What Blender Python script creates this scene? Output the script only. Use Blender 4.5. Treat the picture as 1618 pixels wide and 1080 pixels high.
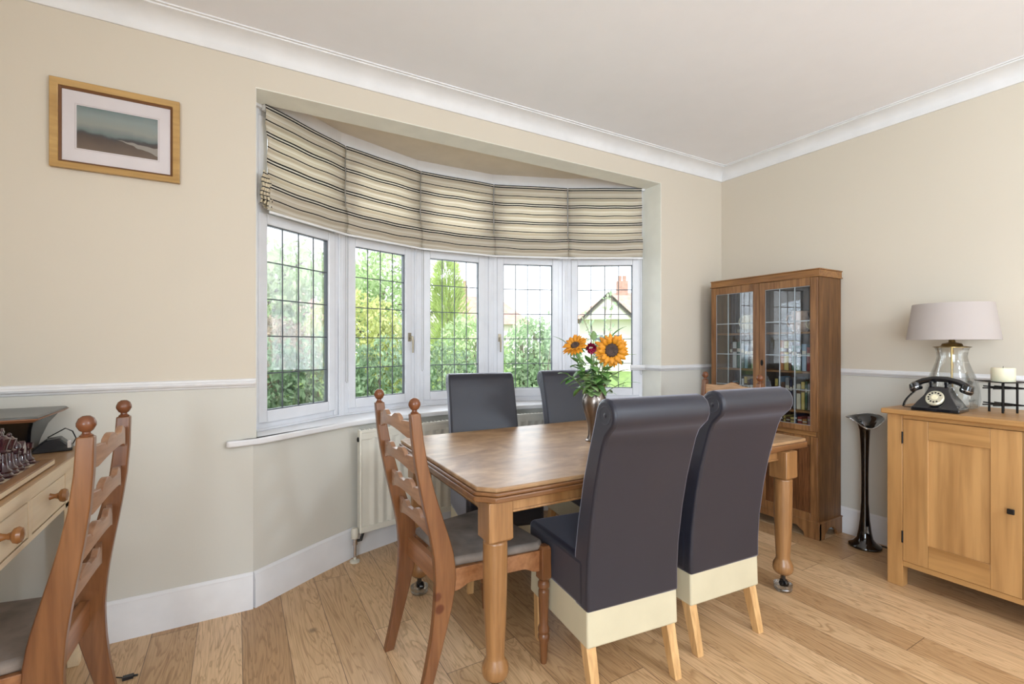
import bpy, bmesh, math, random
from mathutils import Vector, Matrix, Euler
for o in list(bpy.data.objects): bpy.data.objects.remove(o)
SC = bpy.context.scene; COL = SC.collection
R = math.radians; PI = math.pi; rnd = random.Random(7)

# ------------------------------------------------------------ camera, world, lights
cam = bpy.data.objects.new('camera', bpy.data.cameras.new('camera')); COL.objects.link(cam)
cam.data.sensor_width = 36; cam.data.lens = 755/1618*36; cam.data.shift_y = 3.5/1618
cam.data.clip_start = .05; cam.data.clip_end = 200
cam.location = (0, 0, 1.25); cam.rotation_euler = (R(90), 0, -math.asin(.4993))
SC.camera = cam
W = bpy.data.worlds.new('sky'); SC.world = W; W.use_nodes = True
bg = W.node_tree.nodes['Background']; bg.inputs[0].default_value = (.88, .94, 1, 1); bg.inputs[1].default_value = 2.6
SC.view_settings.view_transform = 'Standard'; SC.view_settings.look = 'None'
SC.view_settings.exposure = 0.07; SC.view_settings.gamma = 1; SC.view_settings.use_curve_mapping = False
def light(name, kind, loc, rot, energy, color=(1, 1, 1), **k):
    l = bpy.data.lights.new(name, kind); l.energy = energy; l.color = color
    for a, v in k.items(): setattr(l, a, v)
    o = bpy.data.objects.new(name, l); COL.objects.link(o); o.location = loc; o.rotation_euler = rot
    return o
light('sun', 'SUN', (0, -5, 8), (R(38), 0, R(-25)), 4.0, (1, .98, .94), angle=R(12))
# fill light added at the back wall opening (behind the camera)
light('back_fill', 'AREA', (2.3, -3.2, 1.2), (R(90), 0, 0), 12, (.74, .87, 1), shape='RECTANGLE', size=1.9, size_y=2.1)
# fill light added at the left wall opening to brighten the right wall
light('left_fill', 'AREA', (-1.3, -1.7, 1.45), (R(90), 0, R(-90)), 122, (.74, .87, 1), shape='RECTANGLE', size=2.2, size_y=1.5)
# daylight entering the bay
light('bay_daylight', 'AREA', (1.44, 4.1, 1.75), (R(-90), 0, 0), 55, (.84, .92, 1), shape='RECTANGLE', size=2.6, size_y=1.4)
# extra fill lamp added near the ceiling, behind the camera
light('ceiling_fill', 'POINT', (2.0, -1.5, 2.15), (0, 0, 0), 90, (.74, .87, 1), shadow_soft_size=.16)

# ------------------------------------------------------------ helpers
def lin(c):
    if isinstance(c, str):
        c = [int(c[i:i+2], 16)/255 for i in (0, 2, 4)]
    return tuple((x/12.92 if x <= .04045 else ((x+.055)/1.055)**2.4) for x in c)+(1,)
def newmat(name):
    m = bpy.data.materials.new(name); m.use_nodes = True
    return m, m.node_tree.nodes, m.node_tree.links, m.node_tree.nodes['Principled BSDF']
def mat(name, c, rough=.5, metal=0, bump=0, bscale=200, var=.0, vscale=8, **k):
    m, n, l, b = newmat(name); c = lin(c)
    b.inputs['Base Color'].default_value = c; b.inputs['Roughness'].default_value = rough; b.inputs['Metallic'].default_value = metal
    for a, v in k.items(): b.inputs[a.replace('_', ' ')].default_value = v
    tc = n.new('ShaderNodeTexCoord')
    no = n.new('ShaderNodeTexNoise'); no.inputs['Scale'].default_value = vscale; no.inputs['Detail'].default_value = 4
    l.new(tc.outputs['Object'], no.inputs['Vector'])
    v = var or .04
    rp = n.new('ShaderNodeValToRGB'); l.new(no.outputs[0], rp.inputs[0])
    rp.color_ramp.elements[0].position = .3; rp.color_ramp.elements[1].position = .7
    rp.color_ramp.elements[0].color = tuple(x*(1-v) for x in c[:3])+(1,); rp.color_ramp.elements[1].color = tuple(min(1, x*(1+v)) for x in c[:3])+(1,)
    l.new(rp.outputs[0], b.inputs['Base Color'])
    if bump:
        n2 = n.new('ShaderNodeTexNoise'); n2.inputs['Scale'].default_value = bscale; l.new(tc.outputs['Object'], n2.inputs['Vector'])
        bp = n.new('ShaderNodeBump'); bp.inputs['Strength'].default_value = bump; bp.inputs['Distance'].default_value = .002
        l.new(n2.outputs[0], bp.inputs['Height']); l.new(bp.outputs[0], b.inputs['Normal'])
    return m
def wood(name, c1, c2, axis='z', sc=1.0, rough=.38, knots=False, knotc='5a2c14', coat=.15, fine=.35, ratio=None):
    """grain stretched along an axis of the object"""
    m, n, l, b = newmat(name)
    tc = n.new('ShaderNodeTexCoord'); mp = n.new('ShaderNodeMapping')
    s = {'x': (1.2, 16, 16), 'y': (16, 1.2, 16), 'z': (16, 16, 1.2)}[axis]
    if ratio: s = tuple(ratio if v == 1.2 else 12 for v in s)
    mp.inputs['Scale'].default_value = tuple(v*sc for v in s); l.new(tc.outputs['Object'], mp.inputs['Vector'])
    no = n.new('ShaderNodeTexNoise'); no.inputs['Scale'].default_value = 1.0; no.inputs['Detail'].default_value = 6; no.inputs['Distortion'].default_value = 1.2
    l.new(mp.outputs[0], no.inputs['Vector'])
    r = n.new('ShaderNodeValToRGB'); r.color_ramp.elements[0].position = .32; r.color_ramp.elements[1].position = .68
    r.color_ramp.elements[0].color = lin(c1); r.color_ramp.elements[1].color = lin(c2); l.new(no.outputs[0], r.inputs[0])
    n3 = n.new('ShaderNodeTexNoise'); n3.inputs['Scale'].default_value = 6; n3.inputs['Detail'].default_value = 3; l.new(mp.outputs[0], n3.inputs['Vector'])
    mx = n.new('ShaderNodeMixRGB'); mx.blend_type = 'MULTIPLY'; mx.inputs[0].default_value = fine
    r3 = n.new('ShaderNodeValToRGB'); r3.color_ramp.elements[0].position = .35; r3.color_ramp.elements[1].position = .6
    r3.color_ramp.elements[0].color = (.45, .38, .3, 1); r3.color_ramp.elements[1].color = (1, 1, 1, 1)
    l.new(n3.outputs[0], r3.inputs[0]); l.new(r.outputs[0], mx.inputs[1]); l.new(r3.outputs[0], mx.inputs[2])
    out = mx.outputs[0]
    if knots:
        vo = n.new('ShaderNodeTexVoronoi'); vo.inputs['Scale'].default_value = 5.5; l.new(tc.outputs['Object'], vo.inputs['Vector'])
        rk = n.new('ShaderNodeValToRGB'); rk.color_ramp.elements[0].position = .07; rk.color_ramp.elements[1].position = .11
        rk.color_ramp.elements[0].color = (1, 1, 1, 1); rk.color_ramp.elements[1].color = (0, 0, 0, 1); l.new(vo.outputs['Distance'], rk.inputs[0])
        mk = n.new('ShaderNodeMixRGB'); l.new(rk.outputs[0], mk.inputs[0]); l.new(out, mk.inputs[1]); mk.inputs[2].default_value = lin(knotc); out = mk.outputs[0]
    l.new(out, b.inputs['Base Color']); b.inputs['Roughness'].default_value = rough
    b.inputs['Coat Weight'].default_value = coat; b.inputs['Coat Roughness'].default_value = .25
    bp = n.new('ShaderNodeBump'); bp.inputs['Strength'].default_value = .15; bp.inputs['Distance'].default_value = .001
    l.new(n3.outputs[0], bp.inputs['Height']); l.new(bp.outputs[0], b.inputs['Normal'])
    return m
def glassmat(name, tint=(1, 1, 1), refl=.08, rough=.0):
    m, n, l, b = newmat(name); n.remove(b)
    t = n.new('ShaderNodeBsdfTransparent'); t.inputs[0].default_value = (*tint, 1)
    g = n.new('ShaderNodeBsdfGlossy'); g.inputs['Roughness'].default_value = rough
    lw = n.new('ShaderNodeLayerWeight'); lw.inputs[0].default_value = .35
    ma = n.new('ShaderNodeMath'); ma.operation = 'MULTIPLY_ADD'; ma.inputs[1].default_value = .5; ma.inputs[2].default_value = refl
    l.new(lw.outputs['Fresnel'], ma.inputs[0])
    mx = n.new('ShaderNodeMixShader'); l.new(ma.outputs[0], mx.inputs[0]); l.new(t.outputs[0], mx.inputs[1]); l.new(g.outputs[0], mx.inputs[2])
    l.new(mx.outputs[0], n['Material Output'].inputs[0])
    return m

class MB:
    def __init__(s): s.bm = bmesh.new()
    def add(s, vs, fs, M=None):
        bv = [s.bm.verts.new(M @ Vector(v) if M else Vector(v)) for v in vs]
        for f in fs:
            try: s.bm.faces.new([bv[i] for i in f])
            except ValueError: pass
        return s
    def box(s, a, b, M=None):
        x0, y0, z0 = a; x1, y1, z1 = b
        return s.add([(x0,y0,z0),(x1,y0,z0),(x1,y1,z0),(x0,y1,z0),(x0,y0,z1),(x1,y0,z1),(x1,y1,z1),(x0,y1,z1)],
              [(0,3,2,1),(4,5,6,7),(0,1,5,4),(1,2,6,5),(2,3,7,6),(3,0,4,7)], M)
    def frust(s, c0, s0, c1, s1, M=None):
        """box from rectangle (centre c0, half size s0) to (c1, s1)"""
        v = []
        for c, h in ((c0, s0), (c1, s1)):
            v += [(c[0]-h[0], c[1]-h[1], c[2]), (c[0]+h[0], c[1]-h[1], c[2]), (c[0]+h[0], c[1]+h[1], c[2]), (c[0]-h[0], c[1]+h[1], c[2])]
        return s.add(v, [(0,3,2,1),(4,5,6,7),(0,1,5,4),(1,2,6,5),(2,3,7,6),(3,0,4,7)], M)
    def prism(s, pts, d0, d1, plane='xz', M=None):
        """extrude outline pts; plane xz extruded along y, yz along x, xy along z"""
        n = len(pts)
        f = {'xz': lambda p, d: (p[0], d, p[1]), 'yz': lambda p, d: (d, p[0], p[1]), 'xy': lambda p, d: (p[0], p[1], d)}[plane]
        v = [f(p, d0) for p in pts]+[f(p, d1) for p in pts]
        return s.add(v, [tuple(range(n)), tuple(range(2*n-1, n-1, -1))]+[(i, (i+1) % n, n+(i+1) % n, n+i) for i in range(n)], M)
    def lathe(s, prof, n=24, M=None, cap=True):
        v = []; f = []
        for r, z in prof:
            for i in range(n):
                a = 2*PI*i/n; v.append((r*math.cos(a), r*math.sin(a), z))
        for j in range(len(prof)-1):
            for i in range(n):
                f.append((j*n+i, j*n+(i+1) % n, (j+1)*n+(i+1) % n, (j+1)*n+i))
        if cap:
            if prof[0][0] > 1e-5: f.append(tuple(range(n-1, -1, -1)))
            if prof[-1][0] > 1e-5: f.append(tuple((len(prof)-1)*n+i for i in range(n)))
        return s.add(v, f, M)
    def tube(s, pts, r, n=8, M=None, closed=False):
        pts = [Vector(p) for p in pts]; v = []; f = []; m = len(pts)
        rr = r if isinstance(r, (list, tuple)) else [r]*m
        up = Vector((0, 0, 1)); prev = None
        for k, p in enumerate(pts):
            t = (pts[min(k+1, m-1)]-pts[max(k-1, 0)])
            t = t.normalized() if t.length > 1e-9 else Vector((0, 0, 1))
            if prev is None:
                a = t.cross(up)
                if a.length < .05: a = t.cross(Vector((1, 0, 0)))
            else: a = prev-t*prev.dot(t)
            a.normalize(); prev = a; b = t.cross(a)
            for i in range(n):
                q = 2*PI*i/n; v.append(p+(a*math.cos(q)+b*math.sin(q))*rr[k])
        for k in range(m-1):
            for i in range(n): f.append((k*n+i, k*n+(i+1) % n, (k+1)*n+(i+1) % n, (k+1)*n+i))
        f.append(tuple(range(n-1, -1, -1))); f.append(tuple((m-1)*n+i for i in range(n)))
        return s.add(v, f, M)
    def sphere(s, c, r, n=12, sc=(1, 1, 1), M=None):
        T = Matrix.Translation(c) @ Matrix.Diagonal((*sc, 1))
        if M: T = M @ T
        return s.lathe([(r*math.sin(PI*i/n), -r*math.cos(PI*i/n)) for i in range(n+1)], n*2, T, cap=False)
    def build(s, name, m, parent=None, bevel=0, smooth=True, segs=2, loc=None, rot=None, angle=35, sub=0):
        bmesh.ops.remove_doubles(s.bm, verts=s.bm.verts, dist=1e-5)
        bmesh.ops.recalc_face_normals(s.bm, faces=s.bm.faces)
        me = bpy.data.meshes.new(name); s.bm.to_mesh(me); s.bm.free()
        o = bpy.data.objects.new(name, me); COL.objects.link(o)
        if isinstance(m, (list, tuple)):
            for q in m: me.materials.append(q)
        elif m: me.materials.append(m)
        if parent: o.parent = parent
        if loc: o.location = loc
        if rot: o.rotation_euler = rot
        if bevel:
            bv = o.modifiers.new('bevel', 'BEVEL'); bv.width = bevel; bv.segments = segs; bv.limit_method = 'ANGLE'; bv.angle_limit = R(30)
        if sub:
            sb = o.modifiers.new('sub', 'SUBSURF'); sb.levels = sub; sb.render_levels = sub
        if smooth:
            for p in me.polygons: p.use_smooth = True
            try: me.set_sharp_from_angle(angle=R(angle))
            except Exception: pass
        return o
def tag(o, label=None, cat=None, group=None, kind=None):
    if label: o['label'] = label
    if cat: o['category'] = cat
    if group: o['group'] = group
    if kind: o['kind'] = kind
    return o
def thing(name, label, cat, loc=(0, 0, 0), rz=0, group=None):
    o = bpy.data.objects.new(name, None); COL.objects.link(o); o.empty_display_size = .1
    o.location = loc; o.rotation_euler = (0, 0, rz)
    return tag(o, label, cat, group)
def struct(o, label=None):
    o['kind'] = 'structure'
    if label: o['label'] = label
    return o
def dup(root, loc, rz, label):
    def cp(o, par):
        c = o.copy(); COL.objects.link(c); c.parent = par
        for ch in list(o.children): cp(ch, c)
        return c
    r = cp(root, None); r.location = loc; r.rotation_euler = (0, 0, rz); r['label'] = label
    return r
def sheet(name, vs, fs, m, parent=None, smooth=False):
    me = bpy.data.meshes.new(name); me.from_pydata(vs, [], fs); me.materials.append(m); me.update()
    o = bpy.data.objects.new(name, me); COL.objects.link(o)
    if parent: o.parent = parent
    if smooth:
        for p in me.polygons: p.use_smooth = True
    return o

# ------------------------------------------------------------ materials
white = mat('white_gloss_paint', 'e6e5e6', .3)
upvc = mat('white_upvc', 'e4e5ea', .25)
ceil_m = mat('ceiling_paint', 'f1f1f5', .9, var=.01)
cornice_m = mat('cornice_paint', 'e6e6e7', .6)
reveal_m = mat('pale_reveal_paint', 'eceadf', .6)
bayceil_m = mat('bay_ceiling_paint', 'e0d5c2', .9)
def wallmat():
    m, n, l, b = newmat('two_tone_wall_paint')
    g = n.new('ShaderNodeNewGeometry'); sp = n.new('ShaderNodeSeparateXYZ'); l.new(g.outputs['Position'], sp.inputs[0])
    gt = n.new('ShaderNodeMath'); gt.operation = 'GREATER_THAN'; gt.inputs[1].default_value = 1.06; l.new(sp.outputs[2], gt.inputs[0])
    mx = n.new('ShaderNodeMixRGB'); mx.inputs[1].default_value = lin('d6d3ca'); mx.inputs[2].default_value = lin('d6ccbc'); l.new(gt.outputs[0], mx.inputs[0])
    no = n.new('ShaderNodeTexNoise'); no.inputs['Scale'].default_value = 1.3; no.inputs['Detail'].default_value = 5; l.new(g.outputs['Position'], no.inputs['Vector'])
    r = n.new('ShaderNodeValToRGB'); r.color_ramp.elements[0].color = (.95, .945, .93, 1); r.color_ramp.elements[1].color = (1, 1, 1, 1); l.new(no.outputs[0], r.inputs[0])
    m2 = n.new('ShaderNodeMixRGB'); m2.blend_type = 'MULTIPLY'; m2.inputs[0].default_value = 1; l.new(mx.outputs[0], m2.inputs[1]); l.new(r.outputs[0], m2.inputs[2])
    l.new(m2.outputs[0], b.inputs['Base Color']); b.inputs['Roughness'].default_value = .75
    n2 = n.new('ShaderNodeTexNoise'); n2.inputs['Scale'].default_value = 120; l.new(g.outputs['Position'], n2.inputs['Vector'])
    bp = n.new('ShaderNodeBump'); bp.inputs['Strength'].default_value = .08; bp.inputs['Distance'].default_value = .002; l.new(n2.outputs[0], bp.inputs['Height']); l.new(bp.outputs[0], b.inputs['Normal'])
    return m
wall_m = wallmat()
def floormat():
    m, n, l, b = newmat('oak_floorboards')
    def math_(op, a, bb=None, c=None):
        q = n.new('ShaderNodeMath'); q.operation = op
        for i, v in enumerate((a, bb, c)):
            if v is None: continue
            if isinstance(v, (int, float)): q.inputs[i].default_value = v
            else: l.new(v, q.inputs[i])
        return q.outputs[0]
    g = n.new('ShaderNodeNewGeometry'); sp = n.new('ShaderNodeSeparateXYZ'); l.new(g.outputs['Position'], sp.inputs[0])
    u = math_('DIVIDE', math_('SUBTRACT', sp.outputs[0], .02), .168)
    ui = math_('FLOOR', u); uf = math_('FRACT', u)
    wn = n.new('ShaderNodeTexWhiteNoise'); wn.noise_dimensions = '1D'; l.new(ui, wn.inputs['W'])
    v = math_('ADD', math_('DIVIDE', sp.outputs[1], 1.75), math_('MULTIPLY', wn.outputs[0], 7.3))
    vi = math_('FLOOR', v); vf = math_('FRACT', v)
    cb = n.new('ShaderNodeCombineXYZ'); l.new(ui, cb.inputs[0]); l.new(vi, cb.inputs[1])
    w2 = n.new('ShaderNodeTexWhiteNoise'); w2.noise_dimensions = '2D'; l.new(cb.outputs[0], w2.inputs['Vector'])
    # grain coordinates, shifted per board
    gc = n.new('ShaderNodeCombineXYZ'); l.new(math_('MULTIPLY', sp.outputs[0], 9), gc.inputs[0])
    l.new(math_('MULTIPLY', sp.outputs[1], 1.1), gc.inputs[1]); l.new(math_('MULTIPLY', w2.outputs[0], 40), gc.inputs[2])
    no = n.new('ShaderNodeTexNoise'); no.inputs['Scale'].default_value = 1; no.inputs['Detail'].default_value = 4; no.inputs['Distortion'].default_value = .9; l.new(gc.outputs[0], no.inputs['Vector'])
    ring = math_('FRACT', math_('MULTIPLY', no.outputs[0], 17))
    rr = n.new('ShaderNodeValToRGB'); e = rr.color_ramp.elements; e[0].position = 0; e[0].color = (.62, .55, .47, 1); e[1].position = .35; e[1].color = (1, 1, 1, 1)
    x = rr.color_ramp.elements.new(.9); x.color = (1, 1, 1, 1); x = rr.color_ramp.elements.new(1); x.color = (.7, .63, .55, 1); l.new(ring, rr.inputs[0])
    base = n.new('ShaderNodeValToRGB'); e = base.color_ramp.elements; e[0].color = lin('bb946a'); e[1].color = lin('e6c298')
    x = base.color_ramp.elements.new(.5); x.color = lin('d0ab80'); l.new(w2.outputs[0], base.inputs[0])
    ms = n.new('ShaderNodeMixRGB'); ms.blend_type = 'MULTIPLY'; ms.inputs[0].default_value = .8; l.new(base.outputs[0], ms.inputs[1]); l.new(rr.outputs[0], ms.inputs[2])
    fg = n.new('ShaderNodeCombineXYZ'); l.new(math_('MULTIPLY', sp.outputs[0], 160), fg.inputs[0]); l.new(math_('MULTIPLY', sp.outputs[1], 7), fg.inputs[1])
    fn = n.new('ShaderNodeTexNoise'); fn.inputs['Scale'].default_value = 1; fn.inputs['Detail'].default_value = 2; l.new(fg.outputs[0], fn.inputs['Vector'])
    fr = n.new('ShaderNodeValToRGB'); fr.color_ramp.elements[0].position = .3; fr.color_ramp.elements[0].color = (.72, .66, .6, 1); fr.color_ramp.elements[1].position = .6; fr.color_ramp.elements[1].color = (1, 1, 1, 1); l.new(fn.outputs[0], fr.inputs[0])
    m3 = n.new('ShaderNodeMixRGB'); m3.blend_type = 'MULTIPLY'; m3.inputs[0].default_value = .6; l.new(ms.outputs[0], m3.inputs[1]); l.new(fr.outputs[0], m3.inputs[2])
    vo = n.new('ShaderNodeTexVoronoi'); vo.inputs['Scale'].default_value = 2.6; l.new(g.outputs['Position'], vo.inputs['Vector'])
    kr = n.new('ShaderNodeValToRGB'); kr.color_ramp.elements[0].position = .025; kr.color_ramp.elements[0].color = (.75, .75, .75, 1); kr.color_ramp.elements[1].position = .07; kr.color_ramp.elements[1].color = (0, 0, 0, 1); l.new(vo.outputs['Distance'], kr.inputs[0])
    m5 = n.new('ShaderNodeMixRGB'); l.new(kr.outputs[0], m5.inputs[0]); l.new(m3.outputs[0], m5.inputs[1]); m5.inputs[2].default_value = lin('4f3a26')
    su = math_('LESS_THAN', math_('MINIMUM', uf, math_('SUBTRACT', 1, uf)), .008)
    sv = math_('LESS_THAN', vf, .0016)
    seam = math_('MAXIMUM', su, sv)
    m4 = n.new('ShaderNodeMixRGB'); l.new(math_('MULTIPLY', seam, .75), m4.inputs[0]); l.new(m5.outputs[0], m4.inputs[1]); m4.inputs[2].default_value = lin('4a3320')
    l.new(m4.outputs[0], b.inputs['Base Color']); b.inputs['Roughness'].default_value = .36
    bp = n.new('ShaderNodeBump'); bp.inputs['Strength'].default_value = .2; bp.inputs['Distance'].default_value = .001; l.new(fn.outputs[0], bp.inputs['Height']); l.new(bp.outputs[0], b.inputs['Normal'])
    return m
floor_m = floormat()
pine = wood('orange_pine', '683d22', '885b37', 'z', .8, .3, True)
pine_x = wood('orange_pine_rail', '8c5a36', 'aa7750', 'x', .8, .3, True)
pine_pale = wood('slat_pine', '8a6045', 'a88062', 'x', 1, .35)
crest_lit_m = wood('lit_crest_pine', 'b08660', 'cba580', 'x', 1, .35)  # paler than the other slats: light on the crest put into the colour
pine_dark = mat('finial_pine', '70432a', .25, var=.12, vscale=30)
tabletop_m = wood('oak_tabletop', '8d6a49', 'ba966f', 'x', .55, .34, coat=.08, fine=.3, ratio=6)
tabletop_m.node_tree.nodes['Principled BSDF'].inputs['Specular IOR Level'].default_value = .32; tabletop_m.node_tree.nodes['Principled BSDF'].inputs['Roughness'].default_value = .4
tableedge_m = wood('oak_table_edge', '694327', '8c6039', 'x', .7, .3)
tableleg_m = wood('oak_table_leg', '885f38', 'ab7e50', 'z', .8, .32)
oakleg_m = wood('light_oak_leg', 'c99a62', 'dbb07a', 'z', .8, .4)
sb_v = wood('sideboard_oak', 'a87a48', 'c4965f', 'z', .35, .4, coat=.05, fine=.35)
sb_h = wood('sideboard_oak_rail', 'a67845', 'c2945c', 'y', .35, .4, coat=.05, fine=.35)
cab_v = wood('cabinet_oak', '7a5230', '9a6d42', 'z', .8, .42, fine=.6, coat=.03)
cab_h = wood('cabinet_oak_rail', '86592f', 'a67745', 'y', .8, .42, fine=.6, coat=.03)
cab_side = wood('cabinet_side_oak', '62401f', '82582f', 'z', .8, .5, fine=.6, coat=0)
cab_in = mat('cabinet_interior', '5a4634', .6, var=.1)
cab_panel = wood('cabinet_panel_oak', '5e3a1e', '7c5030', 'z', 1.4, .35, fine=.8)
desk_m = wood('pale_pine_desk', 'e0c8a2', 'ebd6b6', 'y', .5, .45, coat=.05, fine=.1)
desktop_m = wood('oiled_desk_top', 'a57f55', 'bd976a', 'y', .6, .35)
knob_m = mat('turned_knob', '98663a', .25, var=.12, vscale=40)
blackfab = mat('black_stretch_cover', '1d1e2a', .42, bump=.1, bscale=600, Sheen_Weight=.5, Sheen_Roughness=.35, Sheen_Tint=(.84, .84, 1, 1), Specular_IOR_Level=.6)
cream_l = mat('cream_leather', 'c8bea2', .45, bump=.1, bscale=300)
suede = mat('taupe_suede', '857a71', .95, var=.3, vscale=9, bump=.2, bscale=400)
rad_m = mat('radiator_enamel', 'e0dccf', .3)
black_pl = mat('black_plastic', '17171b', .25)
black_bk = mat('black_bakelite', '111216', .12, Coat_Weight=.6)
chrome = mat('chrome', 'c8c8cc', .15, 1)
brass = mat('aged_brass', '8a7348', .3, 1)
handle_m = mat('dull_handle_metal', 'a79c88', .35, .8)
iron = mat('dark_iron', '24211f', .5, .6)
pewter = mat('pewter', '8b817a', .28, 1, var=.12, vscale=12)
lead = mat('lead_came', '595d63', .5, .3)
leadlight = mat('grey_lead_came', 'a3a9ac', .35, .5)
glass = glassmat('window_glass', (1, 1, 1), .0)
cabglass = glassmat('cabinet_glass', (.93, .95, .95), .04)
clear = glassmat('clear_glass', (.985, .99, .985), .03)
cupglass = glassmat('pressed_glass', (.95, .97, .97), .22, .2)
shade_m = mat('linen_shade', 'd9cfc8', .9, bump=.15, bscale=700)

# ------------------------------------------------------------ shell
X0, X1, Y0, Y1, H = -1.25, 3.508, -3.1, 2.584, 2.69
OX0, OX1, OZ1, RY = .079, 2.795, 2.476, 2.75
WP = [(.068, 2.584), (.376, 2.785), (.613, 2.925), (.893, 3.02), (1.16, 3.06), (1.44, 3.07), (1.72, 3.06), (1.98, 3.02), (2.26, 2.925), (2.50, 2.785), (2.80, 2.584)]
G = [(.085, 2.765), (.56, 3.125), (1.12, 3.325), (1.715, 3.315), (2.275, 3.105), (2.785, 2.765)]
struct(MB().add([(X0, Y0, 0), (X1, Y0, 0), (X1, Y1, 0), (X0, Y1, 0)]+[(x, y, 0) for x, y in WP], [(0, 1, 2, 14, 13, 12, 11, 10, 9, 8, 7, 6, 5, 4, 3)]).build('floor', floor_m, smooth=False), 'wide oak plank floor')
struct(MB().box((X0-.1, Y0-.1, H), (X1+.1, Y1+.1, H+.12)).build('ceiling', ceil_m, smooth=False), 'flat white ceiling')
struct(MB().prism([(OX0-.1, RY)]+[(x, y+.12) for x, y in G]+[(OX1+.1, RY)], 2.565, 2.62, 'xy').build('ceiling', bayceil_m, smooth=False), 'beige ceiling of the bay')
w = MB(); w.box((X0-.12, Y1, 0), (.068, Y1+.17, H)); w.box((2.80, Y1, 0), (X1+.12, Y1+.17, H)); w.box((.068, Y1, OZ1), (2.80, Y1+.16, H)); w.box((.068, Y1, .80), (OX0-.0005, Y1+.12, OZ1))
struct(w.build('wall_front', wall_m, smooth=False), 'cream wall with the bay opening')
rv = MB()
rv.box((OX0, Y1+.0005, .80), (OX0+.002, RY+.03, OZ1)); rv.box((OX1, Y1+.001, .80), (OX1+.006, RY+.03, OZ1)); rv.box((OX0, Y1+.001, OZ1-.004), (OX1, Y1+.161, OZ1))
struct(rv.build('trim_1', reveal_m, smooth=False), 'pale painted reveal round the bay opening')
struct(MB().box((X1, Y0-.1, 0), (X1+.12, Y1+.1, H)).build('wall_right', wall_m, smooth=False), 'cream right-hand wall')
w = MB(); w.box((X0-.12, -.6, 0), (X0, Y1+.1, H)); w.box((X0-.12, Y0-.1, 0), (X0, -2.8, H)); w.box((X0-.12, -2.8, 0), (X0, -.6, .7)); w.box((X0-.12, -2.8, 2.2), (X0, -.6, H))  # unseen opening added for the fill light on the left
struct(w.build('wall_left', wall_m, smooth=False), 'cream left-hand wall with an opening added to let light in')
w = MB(); w.box((X0, Y0-.12, 2.3), (X1, Y0, H)); w.box((X0, Y0-.12, 0), (1.3, Y0, 2.3)); w.box((3.3, Y0-.12, 0), (X1, Y0, 2.3))  # unseen opening, width chosen for the light it lets in
struct(w.build('wall_back', wall_m, smooth=False), 'back wall with a wide opening added to let light in')
# curved wall beneath the window
w = MB(); vs = []; n = len(WP)
for z in (0, .775):
    for x, y in WP: vs.append((x, y, z))
outer = [(x+(x-1.44)*.12, y+.16) for x, y in WP]
for z in (0, .775):
    for x, y in outer: vs.append((x, y, z))
fs = []
for i in range(n-1):
    fs += [(i, i+1, n+i+1, n+i), (2*n+i, 3*n+i, 3*n+i+1, 2*n+i+1), (n+i, n+i+1, 3*n+i+1, 3*n+i), (i, 2*n+i, 2*n+i+1, i+1)]
w.add(vs, fs); struct(w.build('wall_bay', wall_m, angle=40), 'curved cream wall under the bay window')
def ribbon(path, prof, name, m, label, angle=50):
    """sweep profile (out, z) along a floor path; out is to the room side (right-hand normal)"""
    mb = MB(); vs = []; k = len(prof); P = [Vector(p) for p in path]
    for i, p in enumerate(P):
        d0 = (P[i]-P[i-1]).normalized() if i else (P[1]-P[0]).normalized()
        d1 = (P[i+1]-P[i]).normalized() if i < len(P)-1 else d0
        d = (d0+d1).normalized(); nn = Vector((d.y, -d.x)); sc = 1/max(.5, nn.dot(Vector((d0.y, -d0.x))))
        for o, z in prof: q = p+nn*o*sc; vs.append((q.x, q.y, z))
    fs = []
    for i in range(len(P)-1):
        for j in range(k): fs.append((i*k+j, i*k+(j+1) % k, (i+1)*k+(j+1) % k, (i+1)*k+j))
    fs += [tuple(range(k)), tuple((len(P)-1)*k+j for j in range(k-1, -1, -1))]
    mb.add(vs, fs); return struct(mb.build(name, m, angle=angle), label)
base = [(.0, 0), (.018, 0), (.018, .135), (.012, .15), (.012, .158), (.004, .17), (0, .17)]
ribbon([(X0, Y1), (.068, Y1)], base, 'baseboard_front', white, 'tall white skirting board left of the bay', 25)
ribbon(WP, base, 'baseboard_bay', white, 'tall white skirting following the curved bay wall', 25)
ribbon([(2.80, Y1), (X1, Y1)], base, 'baseboard_front', white, 'white skirting right of the bay', 25)
ribbon([(X1, Y1), (X1, Y0)], base, 'baseboard_right', white, 'white skirting along the right wall', 25)
ribbon([(X0, Y0), (X0, Y1)], base, 'baseboard_left', white, 'white skirting along the left wall', 25)
dado = [(0, 1.045), (.008, 1.048), (.012, 1.056), (.022, 1.06), (.026, 1.068), (.02, 1.075), (.012, 1.078), (.008, 1.086), (0, 1.088)]
ribbon([(X0, Y1), (OX0, Y1)], dado, 'trim_2', white, 'white dado rail left of the bay', 25)
ribbon([(2.69, 2.80), (2.795, 2.735), (2.795, Y1), (X1, Y1)], dado, 'trim_3', white, 'white dado rail right of the bay', 25)
ribbon([(X1, Y1), (X1, Y0)], dado, 'trim_4', white, 'white dado rail along the right wall', 25)
ribbon([(X0, Y0), (X0, Y1)], dado, 'trim_5', white, 'white dado rail along the left wall', 25)
corn = [(0, 2.6), (.008, 2.6), (.014, 2.612)]+[(.014+.085*(1-math.cos(a)), 2.612+.066*math.sin(a)) for a in [PI/2*i/6 for i in range(1, 7)]]+[(.10, 2.684), (.112, 2.684), (.112, 2.692), (0, 2.692)]
ribbon([(X0, Y1), (X1, Y1)], corn, 'trim_6', cornice_m, 'white coved cornice over the window wall')
ribbon([(X1, Y1), (X1, Y0)], corn, 'trim_7', cornice_m, 'white coved cornice over the right wall')
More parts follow.
